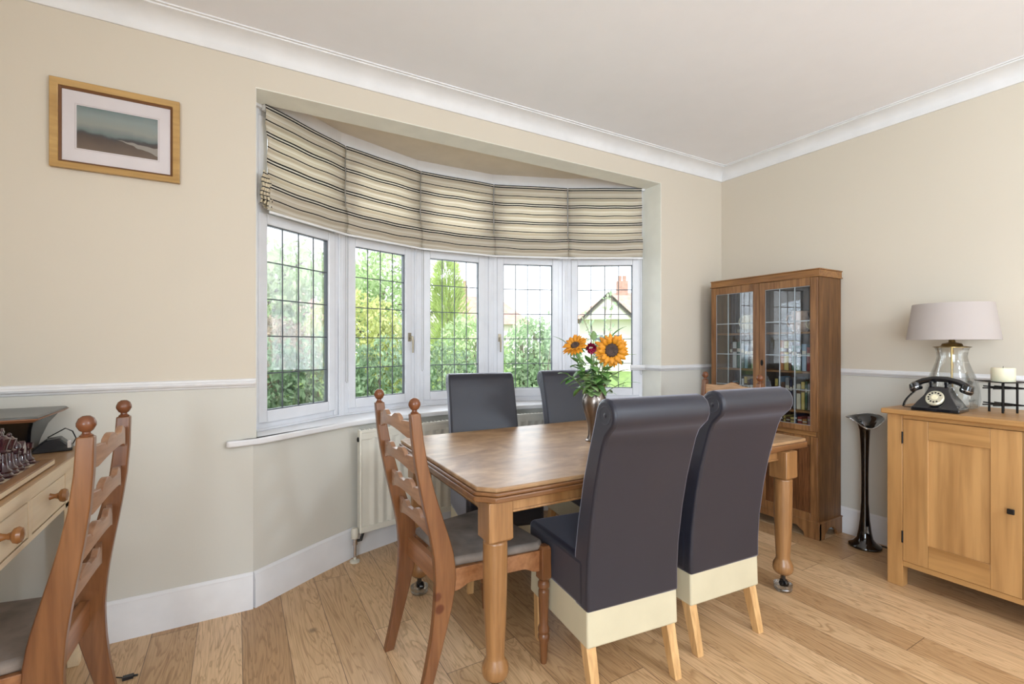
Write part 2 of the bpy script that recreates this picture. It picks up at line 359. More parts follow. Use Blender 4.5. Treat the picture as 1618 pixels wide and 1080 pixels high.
ribbon([(X0, Y0), (X0, Y1)], corn, 'trim_8', cornice_m, 'white coved cornice over the left wall')
# sill
S = [(.0, 2.552), (.10, 2.572), (.31, 2.70), (.57, 2.862), (.83, 2.955), (1.14, 3.0), (1.44, 3.01), (1.74, 3.0), (2.05, 2.955), (2.31, 2.862), (2.57, 2.70), (2.78, 2.572), (2.88, 2.552)]
mb = MB()
poly = [(-.035, 2.5835), (-.045, 2.565), (-.035, 2.552)]+S+[(2.915, 2.552), (2.925, 2.565), (2.915, 2.5835), (2.794, 2.5835)]+[(x, y+.03) for x, y in reversed(G)]+[(.08, 2.5835)]
mb.prism(poly, .772, .803, 'xy'); struct(mb.build('trim_9', white, bevel=.008, segs=3, angle=50), 'curved white window sill with rounded nose')

# ------------------------------------------------------------ bay windows
ZS, ZT = .803, 2.46
def casement(i, a, b, handle):
    a = Vector(a); b = Vector(b); d = b-a; L = d.length; ang = math.atan2(d.y, d.x)
    M = Matrix.Translation((a.x, a.y, 0)) @ Matrix.Rotation(ang, 4, 'Z')   # local x along, +y outwards
    e0 = .012 if i == 1 else .055; e1 = .055 if i < 5 else .03
    names = {1: 'leftmost bay casement beside the wall', 2: 'second bay casement with handle on its right', 3: 'middle bay casement', 4: 'fourth bay casement with handle on its left', 5: 'rightmost bay casement beside the reveal'}
    f = MB(); q = .0
    f.box((0, -.005, ZS), (e0, .05, ZT)); f.box((L-e1, -.005, ZS), (L, .05, ZT))
    f.box((e0, 0, ZS), (L-e1, .045, ZS+.045)); f.box((e0, 0, 1.925), (L-e1, .045, 1.975)); f.box((e0, 0, ZT-.04), (L-e1, .045, ZT))
    f.box((0, -.012, ZS+.0), (L, .0, ZS+.012))
    if e0 > .03: f.box((0, -.016, ZS), (.022, -.005, ZT))
    if i < 5: f.box((L-.022, -.016, ZS), (L, -.005, ZT))
    w = f.build('window_%d' % i, upvc, bevel=.004); struct(w, names[i]); w.matrix_world = M
    # the lower sash and the fanlight above
    x0, x1 = e0-.004, L-e1+.004
    for (z0, z1, nm, rows) in ((ZS+.042, 1.928, 'sash', 5), (1.972, ZT-.036, 'fanlight', 2)):
        s = MB(); t = .052
        s.box((x0, -.012, z0), (x0+t, .03, z1)); s.box((x1-t, -.012, z0), (x1, .03, z1))
        s.box((x0+t, -.012, z0), (x1-t, .03, z0+t+.006)); s.box((x0+t, -.012, z1-t), (x1-t, .03, z1))
        s = s.build(nm, upvc, w, bevel=.005)
        gx0, gx1, gz0, gz1 = x0+t, x1-t, z0+t+.006, z1-t
        MB().box((gx0-.004, .008, gz0-.004), (gx1+.004, .014, gz1+.004)).build('pane', glass, s, smooth=False)
        ld = MB()
        for k in range(1, 4):
            x = gx0+(gx1-gx0)*k/4; ld.box((x-.003, .004, gz0), (x+.003, .008, gz1))
        for k in range(1, rows):
            z = gz0+(gz1-gz0)*k/rows; ld.box((gx0, .003, z-.003), (gx1, .007, z+.003))
        ld.build('lead_lattice', lead, s, smooth=False)
        sp = MB()
        sp.box((gx0, .001, gz0), (gx0+.004, .02, gz1)); sp.box((gx1-.006, .001, gz0), (gx1, .02, gz1)); sp.box((gx0, .001, gz1-.005), (gx1, .02, gz1)); sp.box((gx0, .001, gz0), (gx1, .02, gz0+.005))
        sp.build('glazing_gasket', lead, s, smooth=False)
        if handle and nm == 'sash':
            hx = x1-.02 if handle > 0 else x0+.02
            h = MB(); h.box((hx-.011, -.022, 1.27), (hx+.011, -.012, 1.33)); h.tube([(hx, -.02, 1.30), (hx, -.045, 1.30)], .007)
            h.tube([(hx, -.045, 1.305), (hx+.004, -.05, 1.27), (hx+.004, -.048, 1.19)], [.009, .008, .006])
            h.build('window_handle', handle_m, s)['label'] = 'dull metal lever handle'
for i in range(5): casement(i+1, G[i], G[i+1], {2: 1, 4: -1}.get(i+1, 0))
# white frieze above the blinds
mb = MB(); vs = []
for z0, z1, off in ((2.455, 2.566, 0),):
    mb2 = [(x, y-.03) for x, y in G]
    mb.prism([(OX0, RY-.0)]+mb2+[(OX1, RY)]+[(x, y+.05) for x, y in reversed(G)], 2.458, 2.5645, 'xy')
struct(mb.build('trim_10', white, smooth=False), 'white frieze board above the blinds')

# ------------------------------------------------------------ roman blinds
def blindmat():
    m, n, l, b = newmat('striped_blind_fabric'); 
    uv = n.new('ShaderNodeTexCoord'); sp = n.new('ShaderNodeSeparateXYZ'); l.new(uv.outputs['UV'], sp.inputs[0])
    fr = n.new('ShaderNodeMath'); fr.operation = 'FRACT'
    ml = n.new('ShaderNodeMath'); ml.operation = 'MULTIPLY'; ml.inputs[1].default_value = 4; l.new(sp.outputs[1], ml.inputs[0]); l.new(ml.outputs[0], fr.inputs[0])
    r = n.new('ShaderNodeValToRGB'); r.color_ramp.interpolation = 'CONSTANT'; el = r.color_ramp.elements
    dk, cr, tn, lt = lin('1d1a1c'), lin('e6dece'), lin('d6cab6'), lin('f0eadf')
    st = [(0, cr), (.002, dk), (.060, lt), (.118, dk), (.178, cr), (.22, tn), (.30, cr), (.36, lt), (.43, tn), (.45, cr), (.568, dk), (.612, cr), (.66, tn), (.76, cr), (.80, lt), (.88, tn), (.90, cr)]
    el[0].position = 0; el[0].color = st[0][1]; el[1].position = st[1][0]; el[1].color = st[1][1]
    for p, c in st[2:]: x = el.new(p); x.color = c
    l.new(fr.outputs[0], r.inputs[0]); l.new(r.outputs[0], b.inputs['Base Color']); b.inputs['Roughness'].default_value = .95
    tr = n.new('ShaderNodeBsdfTranslucent'); l.new(r.outputs[0], tr.inputs[0])
    mx = n.new('ShaderNodeMixShader'); mx.inputs[0].default_value = .5; l.new(b.outputs[0], mx.inputs[1]); l.new(tr.outputs[0], mx.inputs[2])
    l.new(mx.outputs[0], n['Material Output'].inputs[0])
    no = n.new('ShaderNodeTexNoise'); no.inputs['Scale'].default_value = 500; l.new(uv.outputs['Object'], no.inputs['Vector'])
    bp = n.new('ShaderNodeBump'); bp.inputs['Strength'].default_value = .15; bp.inputs['Distance'].default_value = .001; l.new(no.outputs[0], bp.inputs['Height']); l.new(bp.outputs[0], b.inputs['Normal'])
    return m
blind_m = blindmat()
V = [(.122, 2.735), (.579, 3.07), (1.126, 3.254), (1.707, 3.244), (2.252, 3.032), (2.76, 2.74)]
BZ1, BZ0 = 2.472, 1.93
blabels = ['leftmost striped roman blind with gathered edge by the reveal', 'striped roman blind over the second window from the left', 'striped roman blind over the middle window of the bay', 'striped roman blind over the fourth window from the left', 'rightmost striped roman blind beside the pale reveal']
def blind(i):
    a = Vector(V[i]); b = Vector(V[i+1]); d = b-a; L = d.length; u = d/L; nn = Vector((u.y, -u.x))
    g = .004
    root = thing('roman_blind', blabels[i], 'blind', ((a.x+b.x)/2, (a.y+b.y)/2, BZ0), 0, 'striped roman blinds drawn half up in the bay')
    def P(s, z, off): q = a+u*s+nn*off; return (q.x-root.location.x, q.y-root.location.y, z-BZ0)
    r2 = random.Random(i*5+1)
    rows = []   # (v, z, off) down the cloth
    N = 52
    for k in range(N+1):
        v = k/N; z = BZ1-(BZ1-BZ0)*v; off = .004
        off += .004*math.sin(v*22+.6*i)
        if v > .70: off = .018+.016*math.sin((v-.70)/.30*PI)
        rows.append((v, z, off))
    vs = []; fs = []; uvs = []; C = 16
    for v, z, off in rows:
        for c in range(C+1):
            s = g+(L-2*g)*c/C; sag = .010*math.sin(PI*c/C)*v+.0018*math.sin(c*.9+i*2)*math.sin(v*5)
            o2 = off+.003*math.sin(c*.5+v*4+i)
            pinch = .010*(v > .2)*(1-abs(v-.5)*1.6)
            ss = s+(pinch if c == 0 and i == 0 else 0)
            vs.append(P(ss, z-sag, max(.001, o2))); uvs.append((c/C, v+.004))
    for r in range(N):
        for c in range(C): k = r*(C+1)+c; fs.append((k, k+1, k+C+2, k+C+1))
    me = bpy.data.meshes.new('fabric'); me.from_pydata(vs, [], fs); me.materials.append(blind_m)
    uvl = me.uv_layers.new(name='UVMap')
    for p in me.polygons:
        p.use_smooth = True
        for li in p.loop_indices: uvl.data[li].uv = uvs[me.loops[li].vertex_index]
    o = bpy.data.objects.new('fabric', me); COL.objects.link(o); o.parent = root
    sm = o.modifiers.new('solid', 'SOLIDIFY'); sm.thickness = .0015; sm.offset = 1
    # hanging folds stacked behind the bottom
    for k, (z0, z1, off) in enumerate(((1.945, 2.06, -.008), (1.955, 2.05, -.016))):
        me = bpy.data.meshes.new('fold'); q = [P(g, z0, off), P(L-g, z0, off), P(L-g, z1, off), P(g, z1, off)]
        me.from_pydata(q, [], [(0, 1, 2, 3)]); me.materials.append(blind_m); uvl = me.uv_layers.new(name='UVMap')
        for li, uvv in enumerate(((0, .95), (1, .95), (1, .8), (0, .8))): uvl.data[li].uv = uvv
        o = bpy.data.objects.new('fold', me); COL.objects.link(o); o.parent = root
        sm = o.modifiers.new('solid', 'SOLIDIFY'); sm.thickness = .0015
    M = Matrix.Translation(Vector((a.x, a.y, 0))-root.location) @ Matrix.Rotation(math.atan2(u.y, u.x), 4, 'Z')
    MB().box((g, .0, 2.445), (L-g, .022, 2.472), M).build('head_rail', white, root)
    MB().box((g, -.034, BZ0-.016), (L-g, -.028, BZ0-.004), M).build('hem_lath', white, root, bevel=.001)
    if i == 0:
        gt = MB()
        for k in range(4):
            x = -.022+.011*k; p0 = []
            for t in range(9):
                tt = t/8; p0.append((x+(.012*(k-1.5)*tt*tt)+.003*math.sin(t*2+k), -.022-.004*math.cos(t*1.7+k), 2.125-.17*tt-.006*k))
            gt.tube(p0, [.004+.004*math.sin(PI*min(1, t/8*1.1)) for t in range(9)], 7, M)
        gt.build('gathered_edge', gather_m, root)['label'] = 'bunched side of the folded fabric'
    # bead chain
    if i in (1, 2, 4):
        x = {1: .012, 2: .012, 4: L-.012}[i]; zb = {1: 1.02, 2: 1.07, 4: 1.02}[i]
        c = MB(); c.tube([(x, .008, 1.95), (x, .010, zb)], .0016, 6, M); c.tube([(x+.012, .008, 1.95), (x+.012, .010, zb), (x+.006, .01, zb-.012), (x, .01, zb)], .0016, 6, M)
        if i == 1:
            for k in range(100): c.sphere((x, .008, zb+k*.0092), .0026, 3, M=M)
        c.build('bead_chain', chain_m, root)
gather_m, n_, l_, b_ = newmat('gathered_fabric')
tc_ = n_.new('ShaderNodeTexCoord'); wv = n_.new('ShaderNodeTexWave'); wv.bands_direction = 'Z'; wv.inputs['Scale'].default_value = 14; wv.inputs['Distortion'].default_value = 2.5
l_.new(tc_.outputs['Object'], wv.inputs[0]); rp_ = n_.new('ShaderNodeValToRGB'); rp_.color_ramp.elements[0].position = .12; rp_.color_ramp.elements[1].position = .22
rp_.color_ramp.elements[0].color = lin('1d1a1c'); rp_.color_ramp.elements[1].color = lin('cdbfa4'); l_.new(wv.outputs[0], rp_.inputs[0]); l_.new(rp_.outputs[0], b_.inputs['Base Color'])
chain_m = mat('bead_chain_plastic', '9b9995', .4)
for i in range(5): blind(i)

# ------------------------------------------------------------ framed picture
def paintingmat():
    m, n, l, b = newmat('moorland_painting')
    tc = n.new('ShaderNodeTexCoord'); sp = n.new('ShaderNodeSeparateXYZ'); l.new(tc.outputs['Object'], sp.inputs[0])
    no = n.new('ShaderNodeTexNoise'); no.inputs['Scale'].default_value = 14; no.inputs['Detail'].default_value = 8; l.new(tc.outputs['Object'], no.inputs['Vector'])
    a = n.new('ShaderNodeMath'); a.operation = 'MULTIPLY_ADD'; a.inputs[1].default_value = .05; l.new(no.outputs[0], a.inputs[0]); l.new(sp.outputs[2], a.inputs[2])
    s = n.new('ShaderNodeMapRange'); s.inputs['From Min'].default_value = -.072; s.inputs['From Max'].default_value = .118; l.new(a.outputs[0], s.inputs[0])
    r = n.new('ShaderNodeValToRGB'); e = r.color_ramp.elements; e[0].color = lin('6f5a49'); e[1].color = lin('6d7d7b')
    for p, c in ((.2, '5d4a3b'), (.34, '4a3a30'), (.40, '3c3a3a'), (.45, '6a7674'), (.6, '93948a'), (.8, '8b9490')): x = e.new(p); x.color = lin(c)
    l.new(s.outputs[0], r.inputs[0])
    # pale river at lower right
    n2 = n.new('ShaderNodeTexNoise'); n2.inputs['Scale'].default_value = 10; l.new(tc.outputs['Object'], n2.inputs['Vector'])
    def mth(op, p, q, c=None):
        k = n.new('ShaderNodeMath'); k.operation = op
        for i_, v_ in enumerate((p, q, c)):
            if v_ is None: continue
            if isinstance(v_, (int, float)): k.inputs[i_].default_value = v_
            else: l.new(v_, k.inputs[i_])
        return k.outputs[0]
    xx = mth('SUBTRACT', sp.outputs[0], -.005)
    zz = mth('ADD', mth('ADD', sp.outputs[2], mth('MULTIPLY', xx, .22)), mth('MULTIPLY', mth('SUBTRACT', no.outputs[0], .5), .045))
    msk = mth('MULTIPLY', mth('GREATER_THAN', xx, .0), mth('LESS_THAN', mth('ABSOLUTE', mth('ADD', zz, .024), None), mth('MULTIPLY', xx, .12)))
    msk = mth('MULTIPLY', msk, .75)
    mx = n.new('ShaderNodeMixRGB'); l.new(msk, mx.inputs[0]); l.new(r.outputs[0], mx.inputs[1]); mx.inputs[2].default_value = lin('a39c92')
    # cloud warm glow
    l.new(mx.outputs[0], b.inputs['Base Color']); b.inputs['Roughness'].default_value = .6
    return m
gold = wood('gilded_frame', 'ab8448', 'c49d5e', 'x', .8, .35, fine=.2)
fx0, fx1, fz0, fz1 = -.646, -.218, 1.96, 2.318; fc = Vector(((fx0+fx1)/2, Y1-.002, (fz0+fz1)/2)); fw, fh = (fx1-fx0)/2, (fz1-fz0)/2
pic = thing('framed_picture', 'framed moorland painting in a gold wood frame on the cream wall', 'picture', fc)
def ring(w1, h1, w0, h0, y0, y1, y2=None):
    mb = MB(); y2 = y1 if y2 is None else y2
    o = [(-w1, -h1), (w1, -h1), (w1, h1), (-w1, h1)]; q = [(-w0, -h0), (w0, -h0), (w0, h0), (-w0, h0)]
    v = [(x, y0, z) for x, z in o]+[(x, y1, z) for x, z in o]+[(x, y2, z) for x, z in q]+[(x, y0, z) for x, z in q]
    f = []
    for k in range(4):
        j = (k+1) % 4; f += [(k, j, 4+j, 4+k), (4+k, 4+j, 8+j, 8+k), (8+k, 8+j, 12+j, 12+k), (12+k, 12+j, j, k)]
    return mb.add(v, f)
ring(fw, fh, fw-.026, fh-.026, 0, -.022, -.018).build('frame', gold, pic, bevel=.002)
ring(fw-.0262, fh-.0262, fw-.035, fh-.035, 0, -.014, -.008).build('frame_slip', mat('dark_slip', '6b4423', .4), pic, bevel=.001)
ring(fw-.0352, fh-.0352, .134, .088, 0, -.005).build('mount', mat('white_mount', 'ded5d4', .8), pic)
ring(.1395, .0935, .1385, .0925, -.0052, -.0056).build('mount_line', mat('mount_line', 'b3a29c', .8), pic)
MB().box((-.134, -.003, -.088), (.134, 0, .088)).build('painting', paintingmat(), pic, smooth=False)
MB().box((-fw+.036, -.0075, -fh+.036), (fw-.036, -.0065, fh-.036)).build('glazing', glassmat('picture_glass', (1, 1, 1), .0), pic, smooth=False)

# ------------------------------------------------------------ radiator
def arcpt(x, off=0):   # curved front line
    return 2.90-.245*((x-1.44)/.82)**2*.42-off*0
rad = thing('radiator', 'long curved cream panel radiator under the bay window sill', 'radiator', (1.44, 2.93, 0))
def radY(x): return 2.905-.10*((x-1.44)/.82)**2
N = 120; vs = []; fs = []
xs = [.62+1.64*k/N for k in range(N+1)]
def strip(z0, z1, off0, off1, ribs):
    mb = MB(); v = []; 
    for k, x in enumerate(xs):
        r_ = 0
        if ribs: r_ = -.006 if (k % 4) in (1, 2) and 3 < k < N-3 else .004
        yy = radY(x)-2.93
        v += [(x-1.44, yy+off0+r_, z0), (x-1.44, yy+off0+r_, z1), (x-1.44, yy+off1, z1), (x-1.44, yy+off1, z0)]
    f = []
    for k in range(N):
        for j in range(4): f.append((k*4+j, k*4+(j+1) % 4, (k+1)*4+(j+1) % 4, (k+1)*4+j))
    f += [(0, 1, 2, 3), (N*4+3, N*4+2, N*4+1, N*4)]
    return mb.add(v, f)
strip(.20, .71, 0, .008, True).build('ribbed_panel', rad_m, rad, angle=60)
strip(.165, .20, -.004, .008, False).build('bottom_seam', rad_m, rad, bevel=.002)
strip(.70, .745, -.004, .008, False).build('top_seam', rad_m, rad, bevel=.002)
strip(.18, .73, .05, .062, False).build('rear_panel', rad_m, rad)
mb = MB()
for k, x in enumerate(xs[:-1]):
    if k % 2: continue
    yy = radY(x)-2.93; mb.box((x-1.44, yy+.006, .742), (x-1.44+.006, yy+.06, .752))
mb.build('top_grille', rad_m, rad, smooth=False)
strip(.738, .756, -.006, .006, False).build('top_edge', rad_m, rad, bevel=.002)
for sx in (-1, 1):
    x = sx*.822; yy = radY(1.44+x)-2.93
    MB().box((x-.008, yy-.004, .165), (x+.004, yy+.064, .756)).build('side_panel', rad_m, rad, bevel=.003)
vx = -.852; vy = radY(.60)-2.93+.03
MB().lathe([(.009, .03), (.009, .13)], 12, Matrix.Translation((vx, vy, 0))).lathe([(.016, .10), (.016, .13), (.011, .135)], 12, Matrix.Translation((vx, vy, 0))).build('valve_body', chrome, rad)
MB().lathe([(.017, .135), (.02, .14), (.02, .185), (.014, .195), (0, .195)], 14, Matrix.Translation((vx, vy, 0))).build('valve_cap', mat('valve_cap', 'd5d0c2', .4), rad)
MB().tube([(vx, vy, .12), (vx+.035, vy, .12), (vx+.05, vy, .17)], .009).build('valve_tail', iron, rad)
MB().lathe([(.008, 0.0), (.008, .05)], 10, Matrix.Translation((vx, vy, 0))).lathe([(.028, 0), (.028, .008), (.012, .014)], 14, Matrix.Translation((vx, vy, 0))).build('pipe_collar', mat('pipe_collar', 'cfcabb', .5), rad)
MB().lathe([(.014, 0), (.014, .006), (.009, .008), (.009, .004), (0, .004)], 14, Matrix.Translation((-.831, vy-.0, .70)) @ Matrix.Rotation(-PI/2, 4, 'Y')).build('bleed_plug', iron, rad)

# ------------------------------------------------------------ dining table
tb = thing('dining_table', 'large oak draw-leaf dining table with canted corners and bulbous legs', 'table', (.70, 1.42, 0), R(-1.0))
TW, TD, CH = 1.575, 1.055, .058
def top_poly(x0, x1, y0, y1, c, cl=True, cr=True):
    p = [(x0+c, y0)] if cl else [(x0, y0)]
    p += [(x1-c, y0), (x1, y0+c), (x1, y1-c), (x1-c, y1)] if cr else [(x1, y0), (x1, y1)]
    p += [(x0+c, y1), (x0, y1-c), (x0, y0+c)] if cl else [(x0, y1)]
    return p
MB().prism(top_poly(.012, TW, .012, TD-.012, CH-.005, True, False), .744, .760, 'xy').build('tabletop', tabletop_m, tb, bevel=.004)
mb = MB(); mb.prism(top_poly(.004, TW, .004, TD-.004, CH, True, False), .731, .7438, 'xy'); mb.prism(top_poly(0, TW, 0, TD, CH, True, False), .712, .7308, 'xy')
mb.build('edge_moulding', tableedge_m, tb, bevel=.004)
MB().prism(top_poly(TW+.003, 1.893, .012, TD-.012, .012, False, True), .742, .757, 'xy').build('end_leaf', tabletop_m, tb, bevel=.003)
MB().prism(top_poly(TW+.003, 1.895, .005, TD-.005, .012, False, True), .712, .7418, 'xy').build('leaf_moulding', tableedge_m, tb, bevel=.004)
LEGS = [(.082, .058), (1.712, .03), (.082, .90), (1.712, .92)]
a0 = .052
mb = MB(); mb.box((.05, a0-.02, .665), (1.74, a0-.0, .712)); mb.box((.05, .93, .665), (1.74, .95, .712)); mb.box((.05, a0, .665), (.07, .93, .712)); mb.box((1.72, a0, .665), (1.74, .93, .712))
mb.box((.12, a0-.026, .663), (1.67, a0-.016, .672))
mb.build('apron', tableleg_m, tb, bevel=.003)
leg0 = None
for k, (x, y) in enumerate(LEGS):
    h = .046
    mb = MB(); mb.box((-h, -h, .578), (h, h, .7115)); mb.frust((0, 0, .572), (h-.006, h-.006), (0, 0, .578), (h, h))
    mb.lathe([(.036, .572), (.043, .565), (.0435, .52), (.042, .40), (.038, .28), (.033, .18), (.032, .165), (.034, .158), (.046, .135), (.048, .115), (.044, .098), (.032, .086), (.018, .08), (0, .08)], 28)
    if leg0 is None:
        lg = mb.build('leg', tableleg_m, tb, bevel=.003); leg0 = lg
        ca = MB(); ca.lathe([(.012, .05), (.012, .085)], 10); ca.box((-.014, -.006, .03), (.014, .01, .055))
        ca.lathe([(.0, -.011), (.02, -.011), (.022, -.006), (.022, .006), (.02, .011), (0, .011)], 16, Matrix.Translation((.008, .0, .032)) @ Matrix.Rotation(PI/2, 4, 'Y'))
        ca.build('castor', black_bk, lg)
    else:
        mb.bm.free(); lg = leg0.copy(); COL.objects.link(lg); lg.parent = tb
        for c in leg0.children: q = c.copy(); COL.objects.link(q); q.parent = lg
    lg.location = (x, y, 0)
Mt = Matrix.Translation((.70, 1.42, 0)) @ Matrix.Rotation(R(-1.0), 4, 'Z')
cl = ['clear glass castor cup under the near left table leg', 'clear glass castor cup under the near right table leg', 'clear glass castor cup under the far left table leg', 'clear glass castor cup under the far right table leg']
cup0 = None
for k, (x, y) in enumerate(LEGS):
    p = Mt @ Vector((x, y, 0))
    if cup0 is None:
        o = MB().lathe([(0, 0), (.036, 0), (.040, .004), (.042, .012), (.039, .016), (.043, .021), (.044, .034), (.040, .035), (.036, .012), (.030, .008), (0, .008)], 26).build('castor_cup', cupglass); cup0 = o
    else: o = cup0.copy(); COL.objects.link(o)
    o.location = (p.x, p.y, .0005); tag(o, cl[k], 'castor cup', 'glass castor cups under the table')

# ------------------------------------------------------------ ladder-back chairs
LEAN = [.033]
def post_line(z):
    K = [(0, -.280, .019), (.12, -.248, .022), (.24, -.220, .028), (.34, -.202, .036), (.43, -.196, .040), (.52, -.206, .037), (.62, -.227, .031), (.72, -.249, .026), (.83, -.268, .022), (.92, -.277, .020), (1.015, -.281, .018)]
    K = [(a, b-(max(0, a-.5)/.515)*LEAN[0], c) for a, b, c in K]
    for (z0, y0, h0), (z1, y1, h1) in zip(K, K[1:]):
        if z <= z1 or z1 == 1.015:
            t = (z-z0)/(z1-z0); t2 = t; return y0+(y1-y0)*t2, h0+(h1-h0)*t2
def xs_at(z): return .178+.015*z
def ladder_chair(name, label, loc, rz, crest=False, lean=.033):
    LEAN[0] = lean
    t = thing(name, label, 'chair', loc, rz, 'pine ladder-back chairs')
    for s in (-1, 1):
        mb = MB(); v = []; n = 22
        for k in range(n+1):
            z = 1.015*k/n; y, h = post_line(z); x = s*xs_at(z)
            v += [(x-.014, y-h, z), (x+.014, y-h, z), (x+.014, y+h, z), (x-.014, y+h, z)]
        f = [(k*4+j, k*4+(j+1) % 4, k*4+4+(j+1) % 4, k*4+4+j) for k in range(n) for j in range(4)]+[(3, 2, 1, 0), (n*4, n*4+1, n*4+2, n*4+3)]
        mb.add(v, f); y, h = post_line(1.015)
        p = mb.build('back_post', pine, t, bevel=.004)
        MB().lathe([(.013, 0), (.015, .003), (.009, .008), (.0085, .012), (.014, .016), (.0205, .028), (.0205, .036), (.016, .047), (.008, .053), (0, .054)], 20,
                   Matrix.Translation((s*xs_at(1.015), y, 1.014))).build('finial', pine_dark, p)
    zs = [.955, .83, .71, .595] if not crest else [.955, .82, .70, .585]
    for q, zc in enumerate(zs):
        w = xs_at(zc)-.0135; y, h = post_line(zc); pts = []
        A = 44
        for k in range(A+1):
            u = -1+2*k/A; au = abs(u)
            if crest and q == 0: z = .030+.02*math.exp(-(u/.35)**2*2)
            else:
                z = .024+.004*math.cos(u*3)
                if au < .14: z = .032
                elif au < .52: z = .030+.017*math.sin((au-.14)/.38*PI)**.8
                elif au < .56: z = .016
                else: z = .027
            pts.append((u*w, z))
        for k in range(A, -1, -1):
            u = -1+2*k/A; au = abs(u); pts.append((u*w, -.030+.026*max(0, 1-(u/.8)**2)))
        # bowed in plan: build as a strip
        mb = MB(); m = A+1; v = []
        for x, z in pts:
            bow = -.022*(1-(x/w)**2); v.append((x, y+bow-.008, zc+z))
        for x, z in pts:
            bow = -.022*(1-(x/w)**2); v.append((x, y+bow+.008, zc+z))
        n = len(pts); f = []
        for k in range(A):
            a_, b_, c_, d_ = k, k+1, n-2-k, n-1-k
            f += [(a_, b_, c_, d_), (n+d_, n+c_, n+b_, n+a_), (a_, n+a_, n+b_, b_), (d_, c_, n+c_, n+d_)]
        f += [(0, n-1, 2*n-1, n), (A, n+A, n+A+1, A+1)]
        mb.add(v, f); sl = mb.build('back_slat', crest_lit_m if crest and q == 0 else pine_pale, t, bevel=.0015)
        if crest and q == 0:
            cv = MB()
            for s in (-1, 1):
                cv.tube([(s*(.01+.022*math.cos(a)*(1-a/9)), y-.036, zc+.04+.014*math.sin(a)*(1-a/9)) for a in [i*.5 for i in range(14)]], .003, 6)
            cv.build('carved_scroll', pine_dark, t)['label'] = 'dark carved scroll on the crest rail'
    # seat frame
    fx, rx, fy, ry = .232, .182, .205, -.185
    for s in (-1, 1):
        pr = []
        for k in range(25):
            u = k/24; z = .365+.020*min(1, max(0, math.sin(PI*u)*3-.6)); pr.append((ry+.02+(fy-.04-ry)*u, z))
        pts = pr+[(fy-.02, .445), (ry+.02, .445)]
        mb = MB(); n = len(pts); v = []
        for d in (-.010, .010):
            for yy, z in pts:
                u = (yy-ry)/(fy-ry); x = s*(rx+(fx-rx)*u)-s*.006; v.append((x+d, yy, z))
        mb.add(v, [tuple(range(n)), tuple(range(2*n-1, n-1, -1))]+[(k, (k+1) % n, n+(k+1) % n, n+k) for k in range(n)])
        mb.build('side_rail', pine_x, t, bevel=.002)
        # turned front leg
        mb = MB(); M = Matrix.Translation((s*fx, fy, 0)); h = .021
        mb.box((-h, -h, .335), (h, h, .452), M); mb.frust((0, 0, .452), (h, h), (0, 0, .463), (h-.006, h-.006), M); mb.frust((0, 0, .325), (.013, .013), (0, 0, .335), (h, h), M)
        mb.lathe([(.012, 0), (.014, .015), (.017, .075), (.018, .085), (.0235, .10), (.0235, .11), (.018, .12), (.0235, .127), (.0225, .14), (.017, .155), (.0185, .20), (.021, .27), (.021, .285), (.016, .292), (.024, .302), (.023, .318), (.016, .327)], 20, M)
        mb.build('front_leg', pine, t, bevel=.002)
    MB().box((-fx+.02, fy-.012, .375), (fx-.02, fy+.01, .445)).build('front_rail', pine_x, t, bevel=.002)
    MB().box((-rx+.01, ry-.015, .365), (rx-.01, ry+.012, .445)).build('rear_rail', pine_x, t, bevel=.003)
    mb = MB(); e = .004
    mb.prism([(-rx+.004, ry+.016), (rx-.004, ry+.016), (fx+.004, fy-.024), (fx-.022, fy+.008), (-fx+.022, fy+.008), (-fx-.004, fy-.024)], .4455, .478, 'xy')
    mb.build('seat_pad', suede, t, bevel=.014, segs=4)
    return t
ladder_chair('ladder_back_chair', 'pine ladder-back chair with taupe suede seat at the left end of the dining table', (.828, 1.785, 0), R(-90+3))
ladder_chair('ladder_back_chair', 'pine ladder-back chair by the desk, seen from behind, cut by the left edge', (-.607, 1.805, 0), R(90-2), lean=.0)
ladder_chair('ladder_back_chair', 'pine chair with carved crest at the right end of the table, before the cabinet', (2.40, 1.93, 0), R(90), crest=True)

